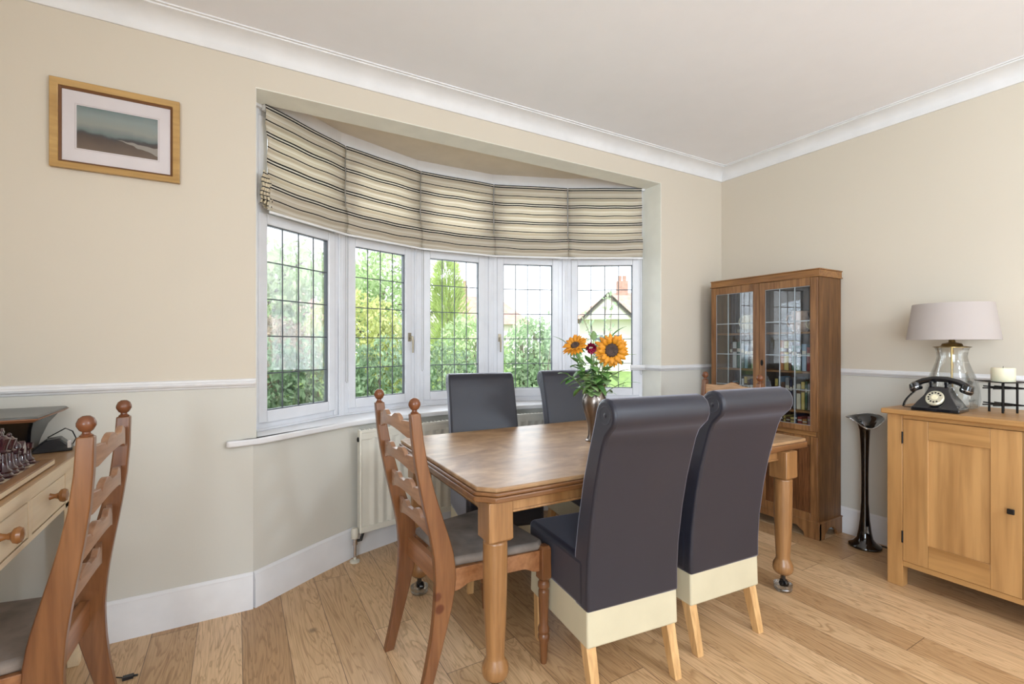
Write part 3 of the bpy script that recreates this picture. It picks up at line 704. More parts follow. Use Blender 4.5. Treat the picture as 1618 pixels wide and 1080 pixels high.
# ------------------------------------------------------------ high-backed upholstered chairs
def roll_chair(label, loc, rz):
    t = thing('high_back_chair', label, 'chair', loc, rz, 'dark scroll-back dining chairs with cream skirts')
    w = .205
    pts = [(-.125, .315), (-.125, .50), (-.146, .62), (-.182, .78), (-.220, .90), (-.248, .98), (-.262, 1.03), (-.273, 1.052), (-.290, 1.067), (-.315, 1.073), (-.340, 1.068), (-.360, 1.052),
           (-.370, 1.03), (-.370, 1.005), (-.360, .982), (-.342, .965), (-.322, .945), (-.306, .91), (-.288, .85), (-.263, .76), (-.240, .65), (-.218, .50), (-.212, .40), (-.212, .315)]
    c = Vector((-.318, 1.018))
    mb = MB(); mb.prism(pts, -w, w, 'yz'); mb.build('backrest', blackfab, t, bevel=.012, segs=3, angle=40)
    # round end gathers of the scroll
    for s in (-1, 1):
        MB().lathe([(.034, 0), (.030, .004), (.012, .002), (.004, .005), (0, .006)], 20, Matrix.Translation((s*(w-.003), c.x, c.y)) @ Matrix.Rotation(s*PI/2, 4, 'Y')).build('scroll_end', blackfab, t)
    mb = MB(); mb.box((-w-.002, -.19, .315), (w+.002, .245, .495)); mb.build('seat', blackfab, t, bevel=.022, segs=4)
    mb = MB(); mb.frust((0, .014, .19), (w-.002, .224), (0, .014, .335), (w-.004, .220)); mb.build('skirt', cream_l, t, bevel=.008, segs=3)['label'] = 'cream leather skirt'
    for sx in (-1, 1):
        x = sx*(w-.026)
        MB().frust((x, .195, 0), (.016, .016), (x, .195, .195), (.020, .020)).build('leg', oakleg_m, t, bevel=.002)
        MB().frust((x, -.225, 0), (.016, .016), (x, -.175, .195), (.020, .022)).build('leg', oakleg_m, t, bevel=.002)
    return t
rc = roll_chair('dark scroll-back chair nearest the camera with its back to the viewer', (1.275, 1.49, 0), R(-6))
dup(rc, (1.805, 1.505, 0), R(-4), 'dark scroll-back chair on the near side, right of the nearest one, back to the viewer')
dup(rc, (1.235, 2.345, 0), R(180-12), 'dark scroll-back chair on the window side of the table, left of the sunflower vase')
dup(rc, (1.925, 2.35, 0), R(180-8), 'dark scroll-back chair on the window side of the table, behind the sunflower vase')

# ------------------------------------------------------------ glazed bookcase cabinet
cabx, cy0, cy1 = 3.218, 1.662, 2.452; CW = cy1-cy0; CB = 3.484
cb = thing('display_cabinet', 'tall oak display cabinet with leaded glass doors in the corner', 'cabinet', (cabx, cy0, 0))
D = CB-cabx
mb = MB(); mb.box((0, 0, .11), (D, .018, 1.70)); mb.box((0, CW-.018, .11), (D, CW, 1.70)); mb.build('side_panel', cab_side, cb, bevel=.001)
MB().box((D-.01, .018, .11), (D, CW-.018, 1.70)).build('back_panel', cab_in, cb, smooth=False)
MB().box((.0, .0185, .655), (D-.01, CW-.0185, .69)).build('middle_board', cab_h, cb, bevel=.001)
MB().box((.0, .0185, .115), (D-.01, CW-.0185, .14)).build('bottom_board', cab_h, cb, bevel=.001)
MB().box((.0, .0185, 1.66), (D-.01, CW-.0185, 1.70)).build('top_board', cab_h, cb, bevel=.001)
for z in (1.333, 1.07, .81): MB().box((.03, .0185, z-.014), (D-.011, CW-.0185, z)).build('shelf', cab_h, cb, bevel=.001)
mb = MB(); mb.box((-.008, -.006, 1.69), (D, CW+.006, 1.728)); mb.box((-.013, -.011, 1.728), (D, CW+.008, 1.736)); mb.box((-.018, -.013, 1.683), (D, CW+.008, 1.6905))
mb.build('cornice', cab_h, cb, bevel=.002)
def footed(L, h, foot, plane, d0, d1):
    p = [(0, 0), (foot, 0), (foot+.01, .03), (foot+.035, .045), (foot+.05, .06), (L-foot-.05, .06), (L-foot-.035, .045), (L-foot-.01, .03), (L-foot, 0), (L, 0), (L, h), (0, h)]
    return p
mb = MB(); mb.prism([(x-.008, z) for x, z in footed(CW+.016, .108, .09, 0, 0, 0)], -.014, .012, 'yz')
for y in (-.008, CW-.010): mb.prism([(x-.01, z) for x, z in footed(D+.01, .108, .06, 0, 0, 0)], y, y+.018, 'xz')
mb.box((-.018, -.012, .106), (D, CW+.008, .114)); mb.build('plinth', cab_v, cb, bevel=.0015)
for k, (y0, y1) in enumerate(((.003, CW/2-.0015), (CW/2+.0015, CW-.003))):
    d = MB(); sw = .043
    for (z0, z1) in ((.69, 1.68),):
        d.box((-.016, y0, z0), (-.0, y0+sw, z1)); d.box((-.016, y1-sw, z0), (0, y1, z1)); d.box((-.016, y0+sw, z0), (0, y1-sw, z0+.035)); d.box((-.016, y0+sw, z1-.052), (0, y1-sw, z1))
    d = d.build('door', cab_v, cb, bevel=.002)
    g0, g1, gz0, gz1 = y0+sw, y1-sw, .725, 1.628
    MB().box((-.009, g0, gz0), (-.006, g1, gz1)).build('leaded_glass', cabglass, d, smooth=False)
    ld = MB()
    for q in range(0, 4):
        y = g0+(g1-g0)*q/3; ld.box((-.012, max(g0, y-.003), gz0), (-.009, min(g1, y+.003), gz1))
    for q in range(0, 5):
        z = gz0+(gz1-gz0)*q/4; ld.box((-.0115, g0, max(gz0, z-.003)), (-.0085, g1, min(gz1, z+.003)))
    ld.build('lead_lattice', leadlight, d, smooth=False)
    e = MB(); ey = y0+.02 if k == 1 else y1-.02
    if k == 0:
        e.lathe([(.012, 0), (.012, .002), (.006, .003), (.006, .006), (0, .006)], 14, Matrix.Translation((-.016, ey, 1.12)) @ Matrix.Rotation(-PI/2, 4, 'Y') @ Matrix.Diagonal((1.8, .8, 1, 1)))
        e.build('key_plate', iron, d)
    lo = MB()
    lo.box((-.016, y0, .115), (0, y0+sw, .655)); lo.box((-.016, y1-sw, .115), (0, y1, .655)); lo.box((-.016, y0+sw, .115), (0, y1-sw, .16)); lo.box((-.016, y0+sw, .60), (0, y1-sw, .655))
    lo = lo.build('cupboard_door', cab_v, cb, bevel=.002)
    MB().box((-.006, y0+sw, .16), (0, y1-sw, .60)).build('panel', cab_panel, lo, smooth=False)
# crockery
cream_c = mat('cream_pottery', 'd9cba6', .3, var=.15, vscale=25)
pink_c = mat('pink_pottery', 'c9a58c', .35, var=.3, vscale=30)
def jug(label, y, z, s, m, name='jug', x=3.36):
    t = thing(name, label, name, (x, y, z), 0)
    MB().lathe([(0, 0), (.026, 0), (.036, .015), (.042, .035), (.036, .065), (.032, .08), (.037, .095), (.034, .095), (.028, .078), (0, .075)], 20, Matrix.Scale(s, 4)).build('body', m, t)
    MB().tube([(0, .03*s, .08*s), (0, .055*s, .078*s), (0, .062*s, .055*s), (0, .052*s, .03*s), (0, .036*s, .025*s)], .0045*s, 8).build('handle', m, t)
    return t
jug('cream pottery jug on the top shelf behind the left cabinet door', 2.25, 1.358, 1.15, cream_c)
jug('pinkish pottery jug on the top shelf behind the right cabinet door', 1.86, 1.3335, 1.5, pink_c)
jug('small white cup on the top shelf at the right side of the cabinet', 1.745, 1.3335, .95, cream_c, 'cup', 3.33)
def plates(y, n, label0, x=3.36):
    for k in range(n):
        o = MB().lathe([(0, 0), (.045, 0), (.07, .005), (.078, .009), (.075, .010), (.05, .004), (0, .003)], 30).build('plate', mat('plate_glaze', 'd8d3c2', .25), None)
        o.location = (x, y, 1.3335+k*.006); tag(o, label0 % ('topmost' if k == n-1 else 'lowest' if k == 0 else '%s from top' % ['', 'second', 'third', 'fourth'][n-1-k]), 'plate', 'plates stacked in the display cabinet')
plates(2.25, 4, 'pale plate under the cream jug in the cabinet, %s of its stack')
# books
bc = [('dark green', '2f5a45'), ('cream', 'd9d0b8'), ('white', 'd8d8d6'), ('red', '9c3a34'), ('yellow', 'd8c070'), ('navy blue', '2c3450'), ('grey', '85878a'), ('pink', 'c48a90'), ('light blue', '8fa9bd'), ('brown', '6b4a33'), ('black', '1f1f22'), ('orange', 'c47c3c')]
bmats = {c: mat('book_cover_'+c.replace(' ', '_'), h, .5) for c, h in bc}; page_m = mat('book_pages', 'd8d0bd', .8)
ordn = ['first', 'second', 'third', 'fourth', 'fifth', 'sixth', 'seventh', 'eighth', 'ninth', 'tenth', 'eleventh', 'twelfth', 'thirteenth', 'fourteenth']
def book(y, z, th, h, dpt, cname, label, grp, lean=0):
    t = thing('book', label, 'book', (3.30, y, z), 0, grp)
    if lean: t.rotation_euler = (lean, 0, 0)
    c = MB(); c.box((-.0, -th/2, 0), (.002, th/2, h)); c.box((0, -th/2, 0), (dpt, -th/2+.002, h)); c.box((0, th/2-.002, 0), (dpt, th/2, h)); c.build('cover', bmats[cname], t, smooth=False)
    MB().box((.003, -th/2+.003, .003), (dpt-.003, th/2-.003, h-.003)).build('pages', page_m, t, smooth=False)
    MB().box((-.0006, -th/2+.002, h*.62), (-.0001, th/2-.002, h*.75)).build('spine_band', page_m if cname not in ('cream', 'white', 'yellow') else bmats['brown'], t, smooth=False)
rb = random.Random(3)
def shelf_books(z, y0, n, where, hs, ths, grp):
    y = y0
    for k in range(n):
        th = rb.uniform(*ths); h = rb.uniform(*hs); cn = rb.choice(bc)[0]
        book(y+th/2, z+.0005, th, h, rb.uniform(.11, .14), cn, '%s %sbook, %s from right, %s' % (cn, 'tall ' if h > (hs[0]+hs[1])/2 else 'short ', ordn[k], where), grp)
        y += th+.002
# heights kept clear of the shelf above
shelf_books(1.07, 1.70, 9, 'middle shelf behind the right cabinet door', (.14, .215), (.016, .036), 'books on the middle shelf, right door')
shelf_books(1.07, 2.12, 8, 'middle shelf behind the left cabinet door', (.15, .22), (.016, .034), 'books on the middle shelf, left door')
shelf_books(.81, 1.70, 13, 'third shelf behind the right cabinet door', (.15, .215), (.014, .03), 'books on the third shelf, right door')
shelf_books(.81, 2.10, 10, 'third shelf behind the left cabinet door', (.15, .20), (.014, .03), 'books on the third shelf, left door')
shelf_books(.69, 1.70, 11, 'bottom shelf behind the right cabinet door', (.055, .085), (.014, .032), 'books on the bottom shelf, right door')

# ------------------------------------------------------------ sideboard
sx, sy0, sy1 = 2.972, -.20, 1.195; SBX = 3.478
sb = thing('sideboard', 'light oak sideboard with panelled doors at the right edge', 'sideboard', (sx, sy1, 0))
L = sy1-sy0; Dp = SBX-sx
MB().box((-.022, -L-.02, .888), (Dp, .022, .915)).build('top', sb_h, sb, bevel=.006, segs=3)
for y in (-.066, -L):
    for x in (0, Dp-.06): MB().box((x, y, 0), (x+.06, y+.066, .8878)).build('leg', sb_v, sb, bevel=.002)
mb = MB(); mb.box((.06, -.055, .108), (Dp-.06, -.04, .887)); mb.box((.06, -L+.03, .108), (Dp-.06, -L+.045, .887)); mb.box((Dp-.02, -L+.03, .108), (Dp-.01, -.04, .887)); mb.box((.02, -L+.03, .108), (Dp-.01, -.04, .134))
mb.build('carcass', sb_v, sb, bevel=.001)
MB().box((.006, -L+.066, .108), (.02, -.066, .134)).build('lower_rail', sb_h, sb, bevel=.001); MB().box((.006, -L+.066, .868), (.02, -.066, .8878)).build('upper_rail', sb_h, sb, bevel=.001)
def sb_door(y1, y0, knob_y, hinge_y, kk):
    st = .103; z0, z1 = .136, .866
    d = MB(); d.box((.002, y1-st, z0), (.022, y1, z1)); d.box((.002, y0, z0), (.022, y0+st, z1)); d = d.build('door', sb_v, sb, bevel=.0015)
    MB().box((.0021, y0+st+.0005, z0), (.022, y1-st-.0005, z0+.11)).build('bottom_rail', sb_h, d, bevel=.0015)
    MB().box((.0021, y0+st+.0005, z1-.092), (.022, y1-st-.0005, z1)).build('top_rail', sb_h, d, bevel=.0015)
    MB().box((.010, y0+st-.004, z0+.106), (.016, y1-st+.004, z1-.088)).build('panel', sb_v, d, smooth=False)
    if knob_y is not None:
        k = MB(); k.box((-.022, knob_y-.012, .50), (-.012, knob_y+.012, .524)); k.box((-.014, knob_y-.006, .506), (.003, knob_y+.006, .518)); k.build('knob', iron, d, bevel=.003)['label'] = 'small square dark metal knob'
    for z in (.26, .77):
        h = MB(); h.tube([(-.001, hinge_y, z-.03), (-.001, hinge_y, z+.03)], .004, 8); h.build('hinge', iron, d)
sb_door(-.0675, -.50, -.468, -.0665, 0)
sb_door(-.502, -.895, None, -.897, 1)
sb_door(-.897, -1.328, -.93, -1.3285, 2)

# ------------------------------------------------------------ table lamp
lp = thing('table_lamp', 'table lamp with clear glass jar base and off-white tapered drum shade', 'lamp', (3.285, 1.03, .9152))
MB().lathe([(0, 0), (.085, 0), (.105, .012), (.112, .05), (.108, .10), (.098, .15), (.08, .20), (.066, .24), (.061, .27), (.064, .30), (.072, .318), (.069, .318), (.058, .27), (.077, .20), (.105, .09), (.10, .012), (0, .006)], 40).build('glass_jar', clear, lp)
MB().lathe([(.078, .318), (.078, .321), (.045, .326), (.04, .338), (.015, .345), (.012, .36), (.011, .375), (0, .375)], 32).build('brass_cap', brass, lp)
MB().tube([(0, 0, .008), (0, 0, .33)], .005).build('stem', brass, lp)
MB().tube([(.006*math.cos(a*1.3)+.004, .006*math.sin(a*1.3), .01+a*.0155) for a in range(20)], .0022, 6).build('flex', mat('gold_flex', 'b99868', .5), lp)
sh = MB(); n = 48
sh.lathe([(.189, .358), (.1635, .548), (.1615, .548), (.187, .358)], n, cap=False)
sh.lathe([(.187, .358), (.189, .358)], n, cap=False); sh.lathe([(.1635, .548), (.1615, .548)], n, cap=False)
m, n_, l_, b_ = newmat('lampshade_linen'); b_.inputs['Base Color'].default_value = lin('cbc1bc'); b_.inputs['Roughness'].default_value = .9
tr = n_.new('ShaderNodeBsdfTranslucent'); tr.inputs[0].default_value = lin('cfc4ba'); mx = n_.new('ShaderNodeMixShader'); mx.inputs[0].default_value = .3
l_.new(b_.outputs[0], mx.inputs[1]); l_.new(tr.outputs[0], mx.inputs[2]); l_.new(mx.outputs[0], n_['Material Output'].inputs[0])
sh.build('lamp_shade', m, lp)
mb = MB()
for a in (0, 2*PI/3, 4*PI/3): mb.tube([(0, 0, .372), (.16*math.cos(a), .16*math.sin(a), .545)], .0015, 5)
mb.lathe([(.014, .375), (.016, .38), (.016, .42), (.01, .425)], 14); mb.build('shade_carrier', brass, lp)

# ------------------------------------------------------------ telephone
tel = thing('telephone', 'vintage black rotary telephone with handset across its cradle', 'telephone', (3.068, 1.01, .9155), R(-118-90+52))
tel.rotation_euler[2] = R(-86); tel.scale = (.86, .95, 1.0)
# local: front is -y, width along x
def prism_loft(levels, M=None):
    mb = MB(); v = []; f = []; m = 4
    for (hx, y0, y1, z) in levels: v += [(-hx, y0, z), (hx, y0, z), (hx, y1, z), (-hx, y1, z)]
    for k in range(len(levels)-1):
        for j in range(4): f.append((k*4+j, k*4+(j+1) % 4, k*4+4+(j+1) % 4, k*4+4+j))
    f += [(3, 2, 1, 0), tuple((len(levels)-1)*4+j for j in range(4))]
    return mb.add(v, f)
prism_loft([(.108, -.085, .085, 0), (.108, -.085, .085, .018), (.100, -.078, .08, .022), (.085, -.066, .075, .045), (.062, -.045, .068, .075), (.047, -.028, .06, .105), (.047, -.018, .052, .118), (0.04, -.012, .045, .12)]).build('body', black_bk, tel, bevel=.006, segs=3, angle=50)
dial = MB(); Md = Matrix.Translation((-.004, -.061, .066)) @ Matrix.Rotation(R(52), 4, 'X')
dial.lathe([(.042, -.004), (.042, .004), (.037, .008), (.016, .008), (.015, .010), (0, .010)], 32, Md); dial.build('dial', mat('dial_plate', 'c4bda6', .35, .3), tel)
MB().lathe([(.016, .0102), (.015, .0115), (0, .0115)], 24, Md).build('dial_centre', mat('dial_card', 'ddd3b2', .6), tel)
dh = MB()
for k in range(10):
    a = R(30+k*30); dh.lathe([(.0048, .0078), (.0048, .0086), (0, .0086)], 10, Md @ Matrix.Translation((.0275*math.cos(a), .0275*math.sin(a), 0)))
dh.build('finger_holes', black_pl, tel)
for s in (-1, 1):
    MB().box((s*.034-.008, -.02, .115), (s*.034+.008, .05, .135)).box((s*.034-.008, -.024, .13), (s*.034+.008, -.014, .148)).box((s*.034-.008, .042, .13), (s*.034+.008, .052, .148)).build('cradle', black_bk, tel, bevel=.003)
hp = [(-.13, 0, .118), (-.115, 0, .128), (-.08, 0, .146), (-.03, 0, .158), (.03, 0, .158), (.08, 0, .146), (.115, 0, .128), (.13, 0, .118)]
hs = MB(); hs.tube([(x, .014, z) for x, y, z in hp], [.013, .015, .015, .014, .014, .015, .015, .013], 12)
hs = hs.build('handset', black_bk, tel)
for s in (-1, 1):
    Mh = Matrix.Translation((s*.118, .014, .118)) @ Matrix.Rotation(s*R(20), 4, 'Y')
    MB().lathe([(.010, .022), (.026, .014), (.031, -.006), (.031, -.018), (.026, -.026), (0, -.027)], 24, Mh).build('handset_cup', black_bk, hs)
    MB().lathe([(.0316, -.007), (.0316, -.010)], 24, Mh).build('cup_ring', chrome, hs)
# coiled cord, ends on the sideboard top
cd = MB(); pts = []
for k in range(150):
    t = k/149
    ax = Vector((-.118-.05*math.sin(t*1.6), .014-.02*t, .092-.083*t)); a = k*.75
    pts.append(ax+Vector((math.cos(a)*.006, math.sin(a)*.006, .0)))
cd.tube(pts, .0017, 5); cd.tube([(-.168, -.006, .006), (-.15, .03, .004), (-.12, .055, .004), (-.10, .06, .01)], .0022, 6)
cd.build('coiled_cord', black_pl, tel)

# ------------------------------------------------------------ candle and holder
ch = thing('candle_holder', 'dark iron lattice candle holder under the cream pillar candle', 'candle holder', (3.265, .83, .9152), R(-32))
mb = MB(); h_ = .0035
for x in (-.034, .034):
    for y in (-.034, .034): mb.box((x-h_, y-h_, 0), (x+h_, y+h_, .145))
mb.build('upright', iron, ch, bevel=.001)
for z in (.033, .115):
    for q in (-.034+.0072, .034-.0072):
        MB().box((-.072, q-.003, z), (.072, q+.003, z+.006)).build('crossbar', iron, ch, bevel=.001)
        MB().box((q-.003, -.072, z+.0061), (q+.003, .072, z+.0121)).build('crossbar', iron, ch, bevel=.001)
mb = MB(); v = []; f = []; n = 9
for i in range(n):
    for j in range(n):
        x = -.072+.144*i/(n-1); y = -.072+.144*j/(n-1); e = max(abs(x), abs(y))/.072
        v.append((x, y, .1455+(.006*max(0, e-.6)/.4)))
v2 = [(x, y, z+.0025) for x, y, z in v]; N2 = n*n
for i in range(n-1):
    for j in range(n-1):
        a = i*n+j; f += [(a, a+1, a+n+1, a+n), (N2+a, N2+a+n, N2+a+n+1, N2+a+1)]
bd = [i*n for i in range(n)]+[(n-1)*n+j for j in range(1, n)]+[i*n+n-1 for i in range(n-2, -1, -1)]+[j for j in range(n-2, 0, -1)]
for k in range(len(bd)): a, b = bd[k], bd[(k+1) % len(bd)]; f.append((a, b, N2+b, N2+a))
mb.add(v+v2, f); mb.build('plate', iron, ch)
cn = thing('pillar_candle', 'thick cream pillar candle standing on the dark iron holder', 'candle', (3.265, .83, .9152+.1485))
MB().lathe([(0, 0), (.042, 0), (.044, .003), (.044, .066), (.042, .070), (.03, .069), (.01, .066), (0, .066)], 32).build('wax', mat('candle_wax', 'e4dcbf', .5, Subsurface_Weight=.2), cn)
MB().tube([(0, 0, .065), (.001, 0, .078)], .001, 6).build('wick', black_pl, cn)

# ------------------------------------------------------------ black glass floor vase
fv = thing('floor_vase', 'tall black glass floor vase with twisted flared rim beside the sideboard', 'vase', (3.365, 1.47, 0))
blackgl = mat('black_glass', '060608', .04, Coat_Weight=1.0)
prof = [(.0, 0), (.083, 0), (.088, .006), (.084, .016), (.06, .03), (.042, .055), (.034, .10), (.026, .17), (.019, .28), (.018, .42), (.020, .55), (.024, .66), (.028, .72), (.036, .755), (.06, .785), (.085, .80)]
mb = MB(); v = []; f = []; n = 40
def vz(r, z, a):
    k = max(0, (z-.72)/.08); q = a-R(214); wob = k*(.010*math.cos(a-.5)+.008*math.cos(2*a)-.052*max(0, math.cos(q))**3); rr = r*(1+.10*k*math.cos(2*(q-PI/2))+.12*k*max(0, math.cos(q))**3)
    return (rr*math.cos(a), rr*math.sin(a), z+wob)
for r, z in prof:
    for i in range(n): v.append(vz(r, z, 2*PI*i/n))
for j in range(len(prof)-1):
    for i in range(n): f.append((j*n+i, j*n+(i+1) % n, (j+1)*n+(i+1) % n, (j+1)*n+i))
ip = [(r-.004, z) for r, z in prof[::-1] if z > .6]
k0 = len(prof)
for r, z in ip:
    for i in range(n): v.append(vz(r, z-.0, 2*PI*i/n))
for j in range(len(prof)-1, len(prof)-1+len(ip)):
    for i in range(n): f.append((j*n+i, j*n+(i+1) % n, (j+1)*n+(i+1) % n, (j+1)*n+i))
f.append(tuple((k0+len(ip)-1)*n+i for i in range(n)))
mb.add(v, f); mb.build('vase_body', blackgl, fv, angle=70)
rim = [vz(.087, .80, 2*PI*i/60) for i in range(61)]
MB().tube(rim, .0035, 6).build('rim', glassmat('lip_glass', (.9, .92, .92), .55, .1), fv)['label'] = 'clear glass lip'
tag(MB().tube([(3.44, 1.43, .006), (3.46, 1.38, .005), (3.475, 1.32, .03), (3.478, 1.26, .09), (3.48, 1.235, .13)], .004, 8).tube([(3.43, 1.47, .005), (3.45, 1.40, .0045), (3.42, 1.30, .0045)], .0035, 8).build('power_cable', black_pl), 'black cable on the floor between the tall vase and the sideboard', 'cable')

# ------------------------------------------------------------ flowers in the pewter vase
VX, VY, VZ = 1.575, 1.895, .7608
pv = MB().lathe([(0, 0), (.044, 0), (.045, .004), (.038, .010), (.033, .03), (.032, .06), (.037, .095), (.052, .145), (.062, .19), (.060, .215), (.052, .235), (.050, .25), (.055, .275), (.062, .288), (.059, .289), (.049, .25), (.054, .20), (.03, .14), (0, .13)], 44).build('flower_vase', pewter)
pv.location = (VX, VY, VZ); tag(pv, 'pewter vase holding sunflowers on the dining table', 'vase')
leafm = mat('flower_leaf', '5f8a45', .5, var=.35, vscale=25); stemm = mat('flower_stem', '7d9457', .5, var=.2)
leafp = mat('pale_leaf', '86a368', .5, var=.3, vscale=25)
petm = mat('sunflower_petal', 'dc8f1c', .6, var=.22, vscale=45); diskm = mat('sunflower_disk', '4a3a33', .95, var=.4, vscale=160)
def leafpts(c, d, up, L, wd, fold=.25, curl=.3, n=7):
    d = Vector(d).normalized(); up = Vector(up); s = d.cross(up)
    if s.length < 1e-3: s = Vector((1, 0, 0))
    s.normalize(); nn = s.cross(d).normalized(); v = []
    for k in range(n):
        t = k/(n-1); w_ = wd*math.sin(PI*min(1, t*.93+.05))**.8*(1-t*.25) if k not in (0, n-1) else .0008
        p = Vector(c)+d*L*t-nn*curl*L*t*t*.6
        v += [p-s*w_+nn*w_*fold, p, p+s*w_+nn*w_*fold]
    f = [(k*3+j, k*3+j+1, k*3+j+4, k*3+j+3) for k in range(n-1) for j in range(2)]
    return v, f
def curve3(p0, p1, p2, n=10): return [(1-t)**2*Vector(p0)+2*t*(1-t)*Vector(p1)+t*t*Vector(p2) for t in [i/n for i in range(n+1)]]
base_v = Vector((VX, VY, VZ+.17))
def sunflower(label, c, nrm, rad_, seed, disk=.42):
    t = thing('sunflower', label, 'sunflower', base_v, 0); c = Vector(c)-base_v; nrm = Vector(nrm).normalized()
    q = nrm.to_track_quat('Z', 'Y').to_matrix().to_4x4(); M = Matrix.Translation(c) @ q
    r2 = random.Random(seed); st = (Vector((r2.uniform(-.02, .02), r2.uniform(-.02, .02), 0)))
    MB().tube(curve3(st, st+Vector((c.x*.3, c.y*.3, c.z*.6)), c-nrm*.012), .0055, 8).build('stem', stemm, t)
    pv_, pf = [], []
    for ringk, (cnt, ln, tl) in enumerate(((19, 1.0, .12), (17, .92, .34), (13, .8, .6))):
        for k in range(cnt):
            a = 2*PI*(k+.4*ringk)/cnt+r2.uniform(-.09, .09); d = Vector((math.cos(a), math.sin(a), tl+r2.uniform(-.15, .2)))
            st_ = Vector((math.cos(a), math.sin(a), 0))*rad_*disk*.9+Vector((0, 0, .003*ringk))
            v, f = leafpts(st_, d, (0, 0, 1), rad_*(1-disk)*ln*1.15*r2.uniform(.85, 1.12), rad_*.17, .2, r2.uniform(.05, .5), 5)
            b0 = len(pv_); pv_ += [M @ Vector(x) for x in v]; pf += [tuple(i+b0 for i in ff) for ff in f]
    o = sheet('petals', pv_, pf, petm, t, True); o.modifiers.new('s', 'SOLIDIFY').thickness = .0008
    dk = MB(); dk.lathe([(rad_*disk, -.004), (rad_*disk, .004), (rad_*disk*.8, .010), (rad_*disk*.5, .011), (rad_*disk*.3, .008), (0, .006)], 30, M)
    dk.build('flower_disk', diskm, t)
    sp_v, sp_f = [], []
    for k in range(16):
        a = 2*PI*k/16; v, f = leafpts(Vector((math.cos(a), math.sin(a), -.4))*rad_*.2, (math.cos(a), math.sin(a), -.25), (0, 0, 1), rad_*.75, rad_*.14, .1, .4, 5)
        b0 = len(sp_v); sp_v += [M @ Vector(x) for x in v]; sp_f += [tuple(i+b0 for i in ff) for ff in f]
    sheet('sepals', sp_v, sp_f, leafm, t, True).modifiers.new('s', 'SOLIDIFY').thickness = .0008
    return t
tocam = Vector((-.62, -.78, .05))
def atpx(px, py, d):   # a point d metres in front of the lens axis, from measured angles
    F_ = Vector((.4993, .8664, 0)); R_ = Vector((.8664, -.4993, 0)); return Vector((0, 0, 1.25))+F_*d+R_*((px-809)/755*d)+Vector((0, 0, (543.5-py)/755*d))
sunflower('sunflower facing up to the left in the pewter vase, tilted open', atpx(909, 546, 2.36), (-.62, -.35, .62), .062, 1, .36)
sunflower('larger sunflower facing the camera on the right of the pewter vase', atpx(966, 553, 2.36), (-.42, -.86, -.08), .083, 2, .42)
# crimson bloom
cf = thing('crimson_flower', 'small crimson rose between the two sunflowers', 'flower', base_v); c = atpx(934, 550, 2.35)-base_v
MB().tube(curve3((0, 0, 0), (c.x*.2, c.y*.2, c.z*.6), c), .004, 6).build('stem', stemm, cf)
v_, f_ = [], []; r2 = random.Random(4)
for k in range(46):
    zz = 1-2*(k+.5)/46*.75; a = k*2.4; dd = Vector((math.sqrt(max(0, 1-zz*zz))*math.cos(a), math.sqrt(max(0, 1-zz*zz))*math.sin(a), zz))
    q = Vector((-.5, -.8, .3)).to_track_quat('Z', 'Y'); dd = q @ dd
    v, f = leafpts(c+dd*.010, dd, (.3, .2, 1), .020, .011, .5, .8, 5); b0 = len(v_); v_ += v; f_ += [tuple(i+b0 for i in ff) for ff in f]
sheet('petals', v_, f_, mat('crimson_petal', '9c1840', .6, var=.3, vscale=60), cf, True)
def sprig(label, tip, leaves, lm, seed, ll=.045, wd=.016, name='leafy_stem', side=1.0, spread=.9):
    t = thing(name, label, 'foliage', base_v, 0, 'leafy stems in the pewter vase'); tip = Vector(tip)-base_v; r2 = random.Random(seed)
    st = Vector((r2.uniform(-.025, .025), r2.uniform(-.025, .025), 0)); cv = curve3(st, st+Vector((tip.x*.25, tip.y*.25, tip.z*.7)), tip, 12)
    MB().tube(cv, [.0035-.0015*k/12 for k in range(13)], 6).build('stem', stemm, t)
    v_, f_ = [], []
    for k in range(leaves):
        p = cv[min(12, 5+int(8*k/leaves))]; a = r2.uniform(0, 2*PI); d = Vector((math.cos(a)*spread, math.sin(a)*spread, r2.uniform(-.5, .6)))
        if k == leaves-1: d = (cv[12]-cv[10]).normalized()*2
        v, f = leafpts(p, d, (0, 0, 1), (1.5 if k == leaves-1 else 1)*ll*r2.uniform(.8, 1.45), wd*r2.uniform(1.0, 1.5), .15, r2.uniform(.1, .7))
        b0 = len(v_); v_ += v; f_ += [tuple(i+b0 for i in ff) for ff in f]
    o = sheet('leaves', v_, f_, lm, t, True); o.modifiers.new('s', 'SOLIDIFY').thickness = .0006
sprig('tall pointed leaf spray rising above the right sunflower', atpx(969, 528, 2.45), 7, leafm, 11, .06, .014)
sprig('narrow leaf spray at the left behind the small sunflower', atpx(893, 540, 2.42), 7, leafm, 12, .05, .012)
sprig('leafy stem drooping at the left of the vase mouth', atpx(898, 592, 2.33), 13, leafm, 13, .055, .018)
sprig('round-leaved stem at the right of the vase mouth', atpx(973, 590, 2.36), 12, leafp, 14, .045, .02)
sprig('dark leafy stem in the middle below the crimson flower', atpx(934, 575, 2.33), 18, leafm, 15, .05, .018)
sprig('pale leafy stem in front of the vase mouth', atpx(929, 594, 2.29), 18, leafp, 16, .045, .018)
sprig('leafy stem below the larger sunflower', atpx(956, 585, 2.31), 18, leafm, 17, .05, .018)
sprig('leafy stem hanging under the left sunflower', atpx(912, 572, 2.32), 18, leafm, 18, .05, .016)
sprig('pale green bud stem behind between the sunflowers', atpx(938, 538, 2.5), 9, leafp, 19, .035, .016)
sprig('thin dark stem arching out to the right of the vase', atpx(988, 604, 2.36), 6, leafm, 20, .05, .007)
sprig('round pale leaf stem behind the right sunflower', atpx(991, 560, 2.44), 6, leafp, 21, .035, .018)

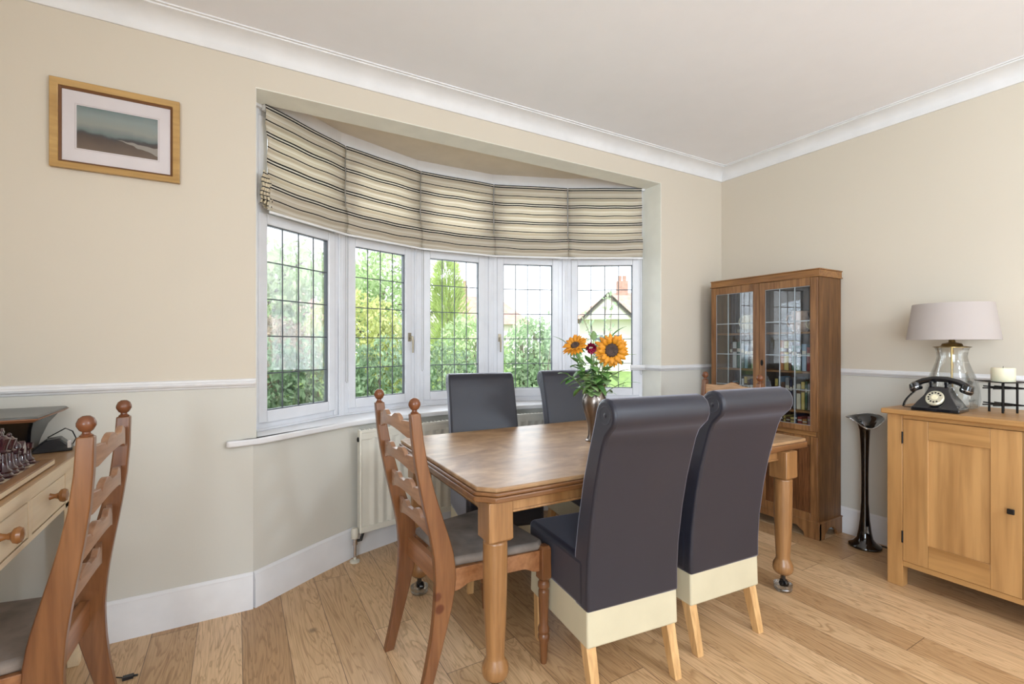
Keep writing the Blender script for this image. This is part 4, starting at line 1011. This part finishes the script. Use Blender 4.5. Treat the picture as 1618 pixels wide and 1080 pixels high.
# ------------------------------------------------------------ desk with chess set
DX, DZ = -.522, .846
dk = thing('pine_desk', 'pale pine desk with round wooden knobs at the left edge', 'desk', (DX, 2.52, 0))
DL = 1.45; DD = .55
MB().box((-DD, -DL, DZ-.026), (.012, 0.0, DZ)).build('top', desktop_m, dk, bevel=.004)
MB().box((.0122, -DL, DZ-.0262), (.014, 0, DZ-.002)).build('top_edge', desk_m, dk)
mb = MB(); mb.box((-DD+.02, -DL+.02, .672), (-.0, -.02, .688)); mb.box((-DD+.02, -DL+.02, .688), (-DD+.04, -.02, DZ-.0265)); mb.box((-.02, -DL+.02, DZ-.05), (0, -.02, DZ-.0265))
mb.box((-DD+.04, -.04, .688), (-.0, -.02, DZ-.0265)); mb.box((-DD+.04, -DL+.02, .688), (0, -DL+.04, DZ-.0265))
dw = [(-.28, -.59), (-.625, -1.0), (-1.035, -1.40)]
mb.box((-.02, dw[0][0]+.004, DZ-.174), (0, -.04, DZ-.05))
for a, b in zip(dw, dw[1:]): mb.box((-.02, b[0]+.004, .688), (0, a[1]-.004, DZ-.05))
mb.build('carcass', desk_m, dk, bevel=.001)
for a, b in dw:
    d = MB().box((-.018, b, .692), (-.001, a, DZ-.053)).build('drawer', desk_m, dk, bevel=.002)
    MB().lathe([(.011, 0), (.009, .004), (.007, .012), (.010, .020), (.019, .026), (.022, .034), (.018, .042), (.008, .045), (0, .045)], 20, Matrix.Translation((-.001, (a+b)/2, .757)) @ Matrix.Rotation(PI/2, 4, 'Y')).build('knob', knob_m, d)
for y in (-.05, -DL+.05):
    for x in (-DD+.045, -.028): MB().frust((x, y, 0), (.018, .018), (x, y, .672), (.026, .026)).build('leg', desk_m, dk, bevel=.003)
# chess board
board_w = wood('board_walnut', '7d5737', '9a7048', 'y', 1, .4)
cbd = thing('chess_board', 'wooden chess board box on the pine desk beside the pieces', 'chess board', (-.75, 1.94, DZ+.0005), 0)
def chessmat():
    m, n, l, b = newmat('chess_squares'); tc = n.new('ShaderNodeTexCoord'); ck = n.new('ShaderNodeTexChecker'); ck.inputs['Scale'].default_value = 1/.048
    ck.inputs['Color1'].default_value = lin('cdbfa8'); ck.inputs['Color2'].default_value = lin('5d463c'); mp = n.new('ShaderNodeMapping'); mp.inputs['Location'].default_value = (.0, .0, .5)
    l.new(tc.outputs['Object'], mp.inputs[0]); l.new(mp.outputs[0], ck.inputs[0]); l.new(ck.outputs[0], b.inputs['Base Color']); b.inputs['Roughness'].default_value = .4; return m
MB().box((-.22, -.22, 0), (.22, .22, .020)).build('board_box', board_w, cbd, bevel=.002)
MB().box((-.192, -.192, .0202), (.192, .192, .0212)).build('squares', chessmat(), cbd, smooth=False)
MB().box((.2202, -.215, .003), (.2212, .215, .016)).build('pale_edge', desk_m, cbd)
chessm = mat('dark_red_glass_piece', '3a1c22', .08, Coat_Weight=.8, var=.3, vscale=60)
CT = DZ+.0221
def piece(kind, x, y, label):
    t = MB(); s = {'pawn': .8, 'rook': .9, 'knight': .95, 'bishop': 1.0, 'queen': 1.15, 'king': 1.25}[kind]*1.08
    b = [(0, 0), (.017, 0), (.018, .004), (.014, .009), (.0155, .013), (.010, .019), (.007, .035)]
    if kind == 'rook': t.lathe([(r*1.1, z) for r, z in b]+[(.008, .045), (.013, .05), (.014, .066), (.010, .066), (.010, .058), (0, .058)], 18, Matrix.Scale(s, 4))
    elif kind == 'pawn': t.lathe(b+[(.011, .038), (.006, .041)]+[(.011*math.sin(a), .05-.011*math.cos(a)) for a in (.7, 1.2, 1.57, 2.0, 2.5, 3.14)], 18, Matrix.Scale(s, 4))
    elif kind == 'bishop': t.lathe(b+[(.006, .045), (.012, .049), (.007, .053), (.012, .062), (.010, .072), (.003, .080), (.004, .084), (0, .087)], 18, Matrix.Scale(s, 4))
    elif kind == 'knight':
        t.lathe(b+[(.012, .04), (0, .04)], 18, Matrix.Scale(s, 4)); t.prism([(-.012, .038), (.010, .038), (.012, .055), (.006, .070), (0, .078), (-.004, .073), (-.018, .062), (-.017, .055), (-.006, .055)], -.007, .007, 'yz', Matrix.Scale(s, 4))
    else:
        t.lathe(b+[(.006, .05), (.013, .055), (.007, .059), (.009, .068), (.014, .082), (.009, .084), (.006, .088), (0, .089)], 18, Matrix.Scale(s, 4))
        if kind == 'king': t.box((-.002, -.002, .088), (.002, .002, .104), Matrix.Scale(s, 4)); t.box((-.002, -.006, .094), (.002, .006, .098), Matrix.Scale(s, 4))
        else: t.sphere((0, 0, .092), .005, 6, M=Matrix.Scale(s, 4))
    o = t.build('chess_'+kind, chessm, bevel=.001 if kind == 'knight' else 0); o.location = (x, y, CT); tag(o, label, 'chess piece', 'dark red chess pieces on the board')
cx0, cy0_ = -.80+.161, 1.975+.161
row = ['rook', 'knight', 'bishop', 'queen', 'king', 'bishop', 'knight', 'rook']
nth = ['first', 'second', 'third', 'fourth', 'fifth', 'sixth', 'seventh', 'eighth']
for k, kd in enumerate(row): piece(kd, -.582, 2.108-.048*k, 'dark red %s in the chess row nearest the drawers, %s from the wall' % (kd, nth[k]))
for k in range(8): piece('pawn', -.63, 2.108-.048*k, 'dark red pawn in the second chess row, %s from the wall' % nth[k])
# black wedge machine on the desk
wg = thing('desktop_printer', 'black wedge-shaped machine with copper front trim on the desk by the wall', 'office machine', (-.83, 2.37, DZ+.0005))
silver = mat('grey_shell', '8e8880', .35, var=.1)
def loft8(levels, name, m, par, bevel=.006):
    mb = MB(); v = []; f = []
    for (x0, x1, y0, y1, z) in levels: v += [(x0, y0, z), (x1, y0, z), (x1, y1, z), (x0, y1, z)]
    for k in range(len(levels)-1):
        for j in range(4): f.append((k*4+j, k*4+(j+1) % 4, k*4+4+(j+1) % 4, k*4+4+j))
    f += [(3, 2, 1, 0), tuple((len(levels)-1)*4+j for j in range(4))]
    return mb.add(v, f).build(name, m, par, bevel=bevel, segs=3)
loft8([(-.2, .16, .05, .165, 0), (-.21, .17, .035, .168, .04), (-.22, .19, -.03, .172, .095), (-.235, .222, -.125, .175, .137)], 'body', black_pl, wg, .010)
loft8([(-.245, .232, -.155, .178, .1375), (-.25, .250, -.165, .182, .150)], 'lid_rim', mat('copper_trim', '9a6a4c', .3, .5), wg, .004)
loft8([(-.247, .247, -.160, .179, .1502), (-.24, .240, -.155, .174, .158)], 'lid', mat('grey_lid', '5f605d', .3, var=.2, vscale=9), wg, .004)
pn = tag(MB().box((-.11, -.018, 0), (.11, .018, .014)).build('remote_control', black_pl, bevel=.005, segs=3), 'black remote control lying on top of the black machine', 'remote control'); pn.location = (-.83, 2.32, DZ+.1592); pn.rotation_euler = (0, 0, R(12))
# cordless phone base
ph = thing('cordless_telephone', 'small black telephone base with silver edge on the desk right of the machine', 'telephone', (-.66, 2.42, DZ+.0005), R(10))
ph.location = (-.60, 2.43, DZ+.0005)
MB().prism([(-.055, 0), (.055, 0), (.055, .012), (.02, .05), (-.02, .045), (-.055, .012)], -.035, .045, 'xz').build('base', black_pl, ph, bevel=.004, segs=3)
MB().box((.04, -.036, .012), (.052, -.034, .04)).build('silver_edge', chrome, ph, bevel=.001)
MB().tube([(-.02, .05, .045), (.03, .06, .075), (.05, .07, .06), (.06, .08, .03), (.05, .10, .006)], .0022, 6).build('cable', black_pl, ph)

# ------------------------------------------------------------ small things on the floor
tag(MB().tube([(-.415, 2.28, .004), (-.39, 2.285, .006), (-.365, 2.27, .005)], .0022, 6).box((-.368, 2.255, .001), (-.335, 2.273, .012)).tube([(-.335, 2.265, .006), (-.322, 2.262, .006)], .004, 6).build('cable_connector', black_pl), 'small black cable connector lying on the floorboards by the left skirting', 'cable')
bag = MB().frust((0, 0, 0), (.12, .09), (0, 0, .16), (.10, .07)).build('carrier_bag', mat('white_bag', 'dfe3ea', .5, var=.1), bevel=.02, segs=3)
bag.location = (-.62, 2.02, .0005); tag(bag, 'white bag on the floor under the chair by the desk', 'bag')
tb_ = MB(); tb_.box((-.27, -.15, 0), (.27, .15, .225)); tb_.box((-.275, -.155, .227), (.275, .155, .24))
tb_ = tb_.build('storage_chest', wood('dark_chest_wood', '4f3a2a', '664c36', 'x', 1, .5), bevel=.004); tb_.location = (-.90, 2.27, .0005); tag(tb_, 'dark brown low chest on the floor under the desk', 'chest')
toy = MB().sphere((0, 0, .026), .026, 8).build('ball', mat('blue_toy', '3c3fa8', .3)); toy.location = (-.655, 2.375, .2408); tag(toy, 'small blue ball on the dark chest under the desk', 'ball')

# ------------------------------------------------------------ garden and street
GZ = -.35
struct(MB().box((-30, 3.45, GZ-.1), (60, 70, GZ)).build('ground', mat('lawn', '6f8a45', .9, var=.35, vscale=3), smooth=False), 'garden and street ground')
def leafmat(name, c, var=.35, vs=2.5, tl=.35):
    m = mat(name, c, .55, var=var, vscale=vs); n = m.node_tree.nodes; l = m.node_tree.links; b = n['Principled BSDF']
    src = b.inputs['Base Color'].links[0].from_socket
    tr = n.new('ShaderNodeBsdfTranslucent'); l.new(src, tr.inputs[0]); mx = n.new('ShaderNodeMixShader'); mx.inputs[0].default_value = tl
    l.new(b.outputs[0], mx.inputs[1]); l.new(tr.outputs[0], mx.inputs[2]); l.new(mx.outputs[0], n['Material Output'].inputs[0]); return m
hedge_m = leafmat('hedge_leaf', '86a07c', .5, 6); tree_m = leafmat('pale_tree_leaf', 'b4cb98', .35, 2); con_m = leafmat('conifer_leaf', 'b4c77c', .35, 4)
shrub_m = leafmat('shrub_leaf', 'a3bb95', .45, 5); grass_m = leafmat('grass_blade', 'a9c275', .3, 5); bark = mat('bark', '6f6458', .9, var=.3, vscale=8)
yell_m = leafmat('yellow_shrub_leaf', 'c2c984', .3, 4); redm = leafmat('brown_leaf', 'b09f88', .4, 4)
def foliage(name, parent, blobs, n, size, m, seed, shell=.55):
    r2 = random.Random(seed); v = []; f = []; tot = sum(b[3]*b[4]*b[5] for b in blobs)
    for (cx_, cy_, cz_, rx_, ry_, rz_) in blobs:
        k = int(n*rx_*ry_*rz_/tot)
        for _ in range(k):
            while True:
                p = Vector((r2.uniform(-1, 1), r2.uniform(-1, 1), r2.uniform(-1, 1)))
                if shell < p.length < 1: break
            p = Vector((cx_+p.x*rx_, cy_+p.y*ry_, cz_+p.z*rz_))
            if p.z < GZ+.02: continue
            s = size*r2.uniform(.6, 1.3); e = Euler((r2.uniform(0, 6.3), r2.uniform(0, 6.3), r2.uniform(0, 6.3))).to_matrix()
            b0 = len(v)
            for q in ((-1, 0, 0), (-.2, -.45, .08), (1, 0, 0), (-.2, .45, .08)): v.append(p+e @ Vector(q)*s)
            f += [(b0, b0+1, b0+2), (b0, b0+2, b0+3)]
    return sheet(name, v, f, m, parent)
def shrub(name, label, cat, blobs, n, size, m, seed, stems=4, grp=None, core=True):
    c = blobs[0]; t = thing(name, label, cat, (c[0], c[1], GZ), 0, grp)
    bl = [(b[0]-c[0], b[1]-c[1], b[2]-GZ, b[3], b[4], b[5]) for b in blobs]
    global GZ_
    o = foliage('foliage', t, [(b[0], b[1], b[2], b[3], b[4], b[5]) for b in bl], n, size, m, seed); 
    s = MB(); r2 = random.Random(seed)
    for b in bl:
        for k in range(stems): s.tube([(b[0]+r2.uniform(-.1, .1), b[1]+r2.uniform(-.1, .1), .0), (b[0]+r2.uniform(-.5, .5)*b[3], b[1]+r2.uniform(-.5, .5)*b[4], b[2]+b[5]*.5)], [.025, .008], 6)
    s.build('stem', bark, t)
    return t
HB = []
for (x, y, h) in [(-1.3, 5.6, 1.30), (-.5, 5.65, 1.34), (.2, 5.7, 1.40), (.9, 5.65, 1.42), (1.6, 5.7, 1.36), (2.4, 5.9, 1.30)]:
    hh = h-GZ; HB += [(x, y, GZ+hh*.45, .62, .42, hh*.56), (x+.3, y-.1, GZ+hh*.3, .5, .4, hh*.35)]
shrub('hedge', 'dense dark leafy hedge running across the garden outside the bay', 'hedge', HB, 26000, .04, hedge_m, 40, 2)
shrub('flowering_shrub', 'tall leafy shrub with light tips outside the fourth casement', 'shrub', [(3.75, 5.4, .45, .60, .5, .85), (3.5, 5.5, 1.15, .42, .35, .5), (3.95, 5.6, 1.0, .4, .35, .5)], 6500, .045, shrub_m, 60)
shrub('low_shrub', 'pale low shrub outside the middle casement', 'shrub', [(2.1, 4.75, .0, .42, .33, .5), (2.4, 4.8, .45, .34, .3, .45)], 4200, .038, hedge_m, 61)
shrub('yellow_shrub', 'yellowish leafy shrub beyond the hedge outside the second casement', 'shrub', [(1.5, 7.2, 1.3, .75, .6, .75), (2.1, 7.4, 1.0, .5, .5, .6)], 4200, .05, yell_m, 62)
shrub('brown_shrub', 'brownish shrub behind the hedge outside the leftmost casement', 'shrub', [(.2, 6.9, 1.15, .8, .5, .5)], 2600, .045, redm, 63)
shrub('garden_shrub', 'light green shrub behind the hedge outside the middle casement', 'shrub', [(3.25, 6.9, 1.0, .65, .4, .75), (3.6, 7.0, .6, .6, .4, .7)], 4200, .05, tree_m, 64)
# conifer
cf = thing('conifer', 'bright yellow-green conifer outside the middle casement', 'tree', (3.55, 8.6, GZ))
blobs = [(0, 0, 1.0, .5, .5, 1.0), (0, 0, 1.9, .42, .4, .9), (-.05, 0, 2.6, .30, .3, .6)]
v, f = [], []; r2 = random.Random(9)
for k in range(5200):
    b = blobs[r2.randrange(3)]; a = r2.uniform(0, 6.28); rr = r2.uniform(.4, 1); z = r2.uniform(-1, 1)
    p = Vector((b[0]+math.cos(a)*b[3]*rr*math.sqrt(1-z*z*.9), b[1]+math.sin(a)*b[4]*rr*math.sqrt(1-z*z*.9), b[2]+z*b[5]))
    d = Vector((math.cos(a)*.6, math.sin(a)*.6, r2.uniform(.3, 1.3))).normalized(); s = d.cross(Vector((r2.uniform(-1, 1), r2.uniform(-1, 1), .1))).normalized(); L_ = r2.uniform(.10, .2)
    b0 = len(v); v += [p-s*.012, p+s*.012, p+d*L_]; f.append((b0, b0+1, b0+2))
sheet('foliage', v, f, con_m, cf); MB().tube([(0, 0, 0), (0, 0, 2.6)], [.07, .02], 8).build('trunk', bark, cf)
def tree(label, x, y, h, crown, n, size, m, seed, lean=0):
    t = thing('garden_tree', label, 'tree', (x, y, GZ)); r2 = random.Random(seed)
    b = MB(); b.tube([(0, 0, 0), (.08, 0, h*.25), (lean*.4, 0, h*.45), (lean, 0, h*.75)], [.13, .10, .085, .03], 10)
    for k in range(9):
        a = r2.uniform(0, 6.28); z0 = h*r2.uniform(.3, .6); r_ = crown*r2.uniform(.5, .95)
        b.tube([(lean*z0/h, 0, z0), (math.cos(a)*r_*.5, math.sin(a)*r_*.5, z0+h*.12), (math.cos(a)*r_, math.sin(a)*r_, z0+h*r2.uniform(.1, .3))], [.05, .03, .012], 7)
    b.build('trunk', bark, t)
    bl = [(lean+r2.uniform(-.65, .65)*crown, r2.uniform(-.6, .6)*crown, h*r2.uniform(.42, .98), crown*r2.uniform(.28, .45), crown*.36, crown*r2.uniform(.2, .34)) for _ in range(15)]
    foliage('foliage', t, bl, n, size, m, seed, .2)
    return t
tree('pale green spreading tree outside the leftmost casement', .5, 9.0, 3.9, 1.5, 4200, .07, tree_m, 71)
tree('pale green tree with slanting branches outside the second casement', 2.9, 12.4, 4.6, 1.9, 5600, .075, tree_m, 72, .5)
tree('slender tree at the far left beyond the hedge', -1.2, 11.5, 4.2, 1.5, 4500, .08, tree_m, 73)
# grasses by the window
def clump(name, label, x, y, n, h, m, seed, spread=.3, z=GZ, wd=.008):
    r2 = random.Random(seed); v, f = [], []
    for k in range(n):
        a = r2.uniform(0, 6.28); b = Vector((r2.uniform(-1, 1)*spread*.5, r2.uniform(-1, 1)*spread*.5, 0)); hh = h*r2.uniform(.6, 1.1); out = Vector((math.cos(a), math.sin(a), 0))*hh*r2.uniform(.15, .7)
        s = Vector((-math.sin(a), math.cos(a), 0))*wd; pts = [b, b+out*.25+Vector((0, 0, hh*.55)), b+out*.65+Vector((0, 0, hh*.9)), b+out+Vector((0, 0, hh*.95))]
        b0 = len(v)
        for i, p in enumerate(pts): w_ = 1-i/3.2; v += [p-s*w_, p+s*w_]
        f += [(b0+2*i, b0+2*i+1, b0+2*i+3, b0+2*i+2) for i in range(3)]
    o = sheet(name, v, f, m); o.location = (x, y, z); return tag(o, label, 'grass clump')
clump('grass_clump', 'bright green strappy grasses outside the second casement', 1.1, 4.6, 430, .95, grass_m, 80, 1.0, wd=.012)
clump('grass_clump', 'dark spiky grass clump outside the rightmost casement', 3.55, 4.2, 60, 1.15, leafmat('dark_blade', '50584c', .3, 4), 85, .3, wd=.008)
for k, x in enumerate((-.3, .25, .75)): shrub('ground_cover_plant', 'bright low ground cover plant below the left casements, %s from the left' % ordn[k], 'shrub', [(x, 4.9, GZ+.30, .35, .25, .32)], 1500, .035, grass_m, 90+k, 2, 'ground cover plants outside the bay')
# climbing sprays near the right casements
def wisp(label, x, y, h, seed):
    t = thing('climbing_plant', label, 'plant', (x, y, GZ)); r2 = random.Random(seed); s = MB(); v, f = [], []
    for k in range(5):
        tip = Vector((r2.uniform(-.45, .45), r2.uniform(-.2, .2), h*r2.uniform(.75, 1.05))); cv = curve3((r2.uniform(-.1, .1), 0, 0), (r2.uniform(-.2, .2), 0, h*.6), tip, 14)
        s.tube(cv, .005, 5)
        for p in cv[5:]:
            for _ in range(4):
                e = Euler((r2.uniform(0, 6.3), r2.uniform(0, 6.3), r2.uniform(0, 6.3))).to_matrix(); sz = r2.uniform(.025, .045); q0 = p+Vector((r2.uniform(-.06, .06), r2.uniform(-.06, .06), r2.uniform(-.05, .05))); b0 = len(v)
                for q in ((-1, 0, 0), (-.2, -.5, .1), (1, 0, 0), (-.2, .5, .1)): v.append(q0+e @ Vector(q)*sz)
                f += [(b0, b0+1, b0+2), (b0, b0+2, b0+3)]
    s.build('stem', bark, t); sheet('leaves', v, f, shrub_m, t)
wisp('thin climbing plant with scattered leaves outside the rightmost casement', 4.15, 4.9, 2.15, 95)
wisp('thin leafy plant outside the fourth casement', 3.35, 4.95, 2.05, 96)
# houses across the street
render_m = mat('pale_render', 'e3ddd6', .9, var=.06, vscale=.6); roof_m = mat('faded_tile_roof', 'b08d80', .9, var=.2, vscale=3); timber = mat('gable_timber', '5b5651', .8); pane_m = mat('dark_window', '6d7780', .2)
brick_m = mat('chimney_brick', 'a88778', .9, var=.2, vscale=6)
def house(label, x, y, rz, w, d, eave, ridge, gables=1):
    t = thing('house', label, 'house', (x, y, GZ), rz)
    MB().box((-w/2, 0, 0), (w/2, d, eave-GZ)).build('wall', render_m, t, smooth=False)
    e, r_ = eave-GZ, ridge-GZ; ov = .35
    v = [(-w/2-ov, -ov, e-.15), (w/2+ov, -ov, e-.15), (w/2+ov, d+ov, e-.15), (-w/2-ov, d+ov, e-.15), (-w/2+d*.33, d/2, r_), (w/2-d*.33, d/2, r_)]
    MB().add(v, [(0, 1, 5, 4), (1, 2, 5), (2, 3, 4, 5), (3, 0, 4), (0, 3, 2, 1)]).build('roof', roof_m, t, smooth=False)
    for g in range(gables):
        gx = -w*.28+g*w*.56; gw = w*.19; gr = e+(r_-e)*.72
        MB().prism([(gx-gw, e-.2), (gx+gw, e-.2), (gx, gr)], -ov-.4, d*.4, 'xz').build('gable', render_m, t, smooth=False)
        b = MB()
        for s in (-1, 1):
            M = Matrix.Translation((gx, -ov-.5, gr+.06)); ln = math.hypot(gw, gr-e+.2); a = math.atan2(gr-e+.2, gw)
            b.prism([(0, .05), (s*(gw+.25), -(gr-e+.2)-.15), (s*(gw+.25), -(gr-e+.2)-.38), (0, -.18)], 0, .12, 'xz', M)
            b.prism([(0, .09), (s*(gw+.25), -(gr-e+.2)-.11), (s*(gw+.25), -(gr-e+.2)-.16), (0, .04)], -.1, d*.4, 'xz', M)
        b.build('bargeboard', timber, t, smooth=False)
        wd = MB().box((gx-gw*.6, -.06, .9), (gx+gw*.6, -.0, 2.2)).build('window', white, t, smooth=False)
        MB().box((gx-gw*.55, -.08, .95), (gx+gw*.55, -.061, 2.15)).build('pane', pane_m, wd, smooth=False)
    c = MB().box((-w*.18, d*.45, r_-.5), (-w*.18+.7, d*.45+.5, r_+.75)).build('chimney', brick_m, t, smooth=False)
    p = MB()
    for k in range(2): p.lathe([(.1, 0), (.12, .35)], 10, Matrix.Translation((-w*.18+.2+.3*k, d*.45+.25, r_+.75)))
    p.build('chimney_pot', brick_m, c)
house('pale rendered bungalow with timbered gables outside the rightmost casement', 20.8, 20.5, R(-38), 7.6, 6, 2.9, 4.6, 2)
house('distant tiled bungalow outside the fourth casement', 13.6, 28.5, R(-26), 7.0, 6, 2.7, 4.7, 1)
house('distant bungalow seen between leaves outside the leftmost casement', .5, 30.0, 0, 9, 6, 2.8, 5.2, 1)
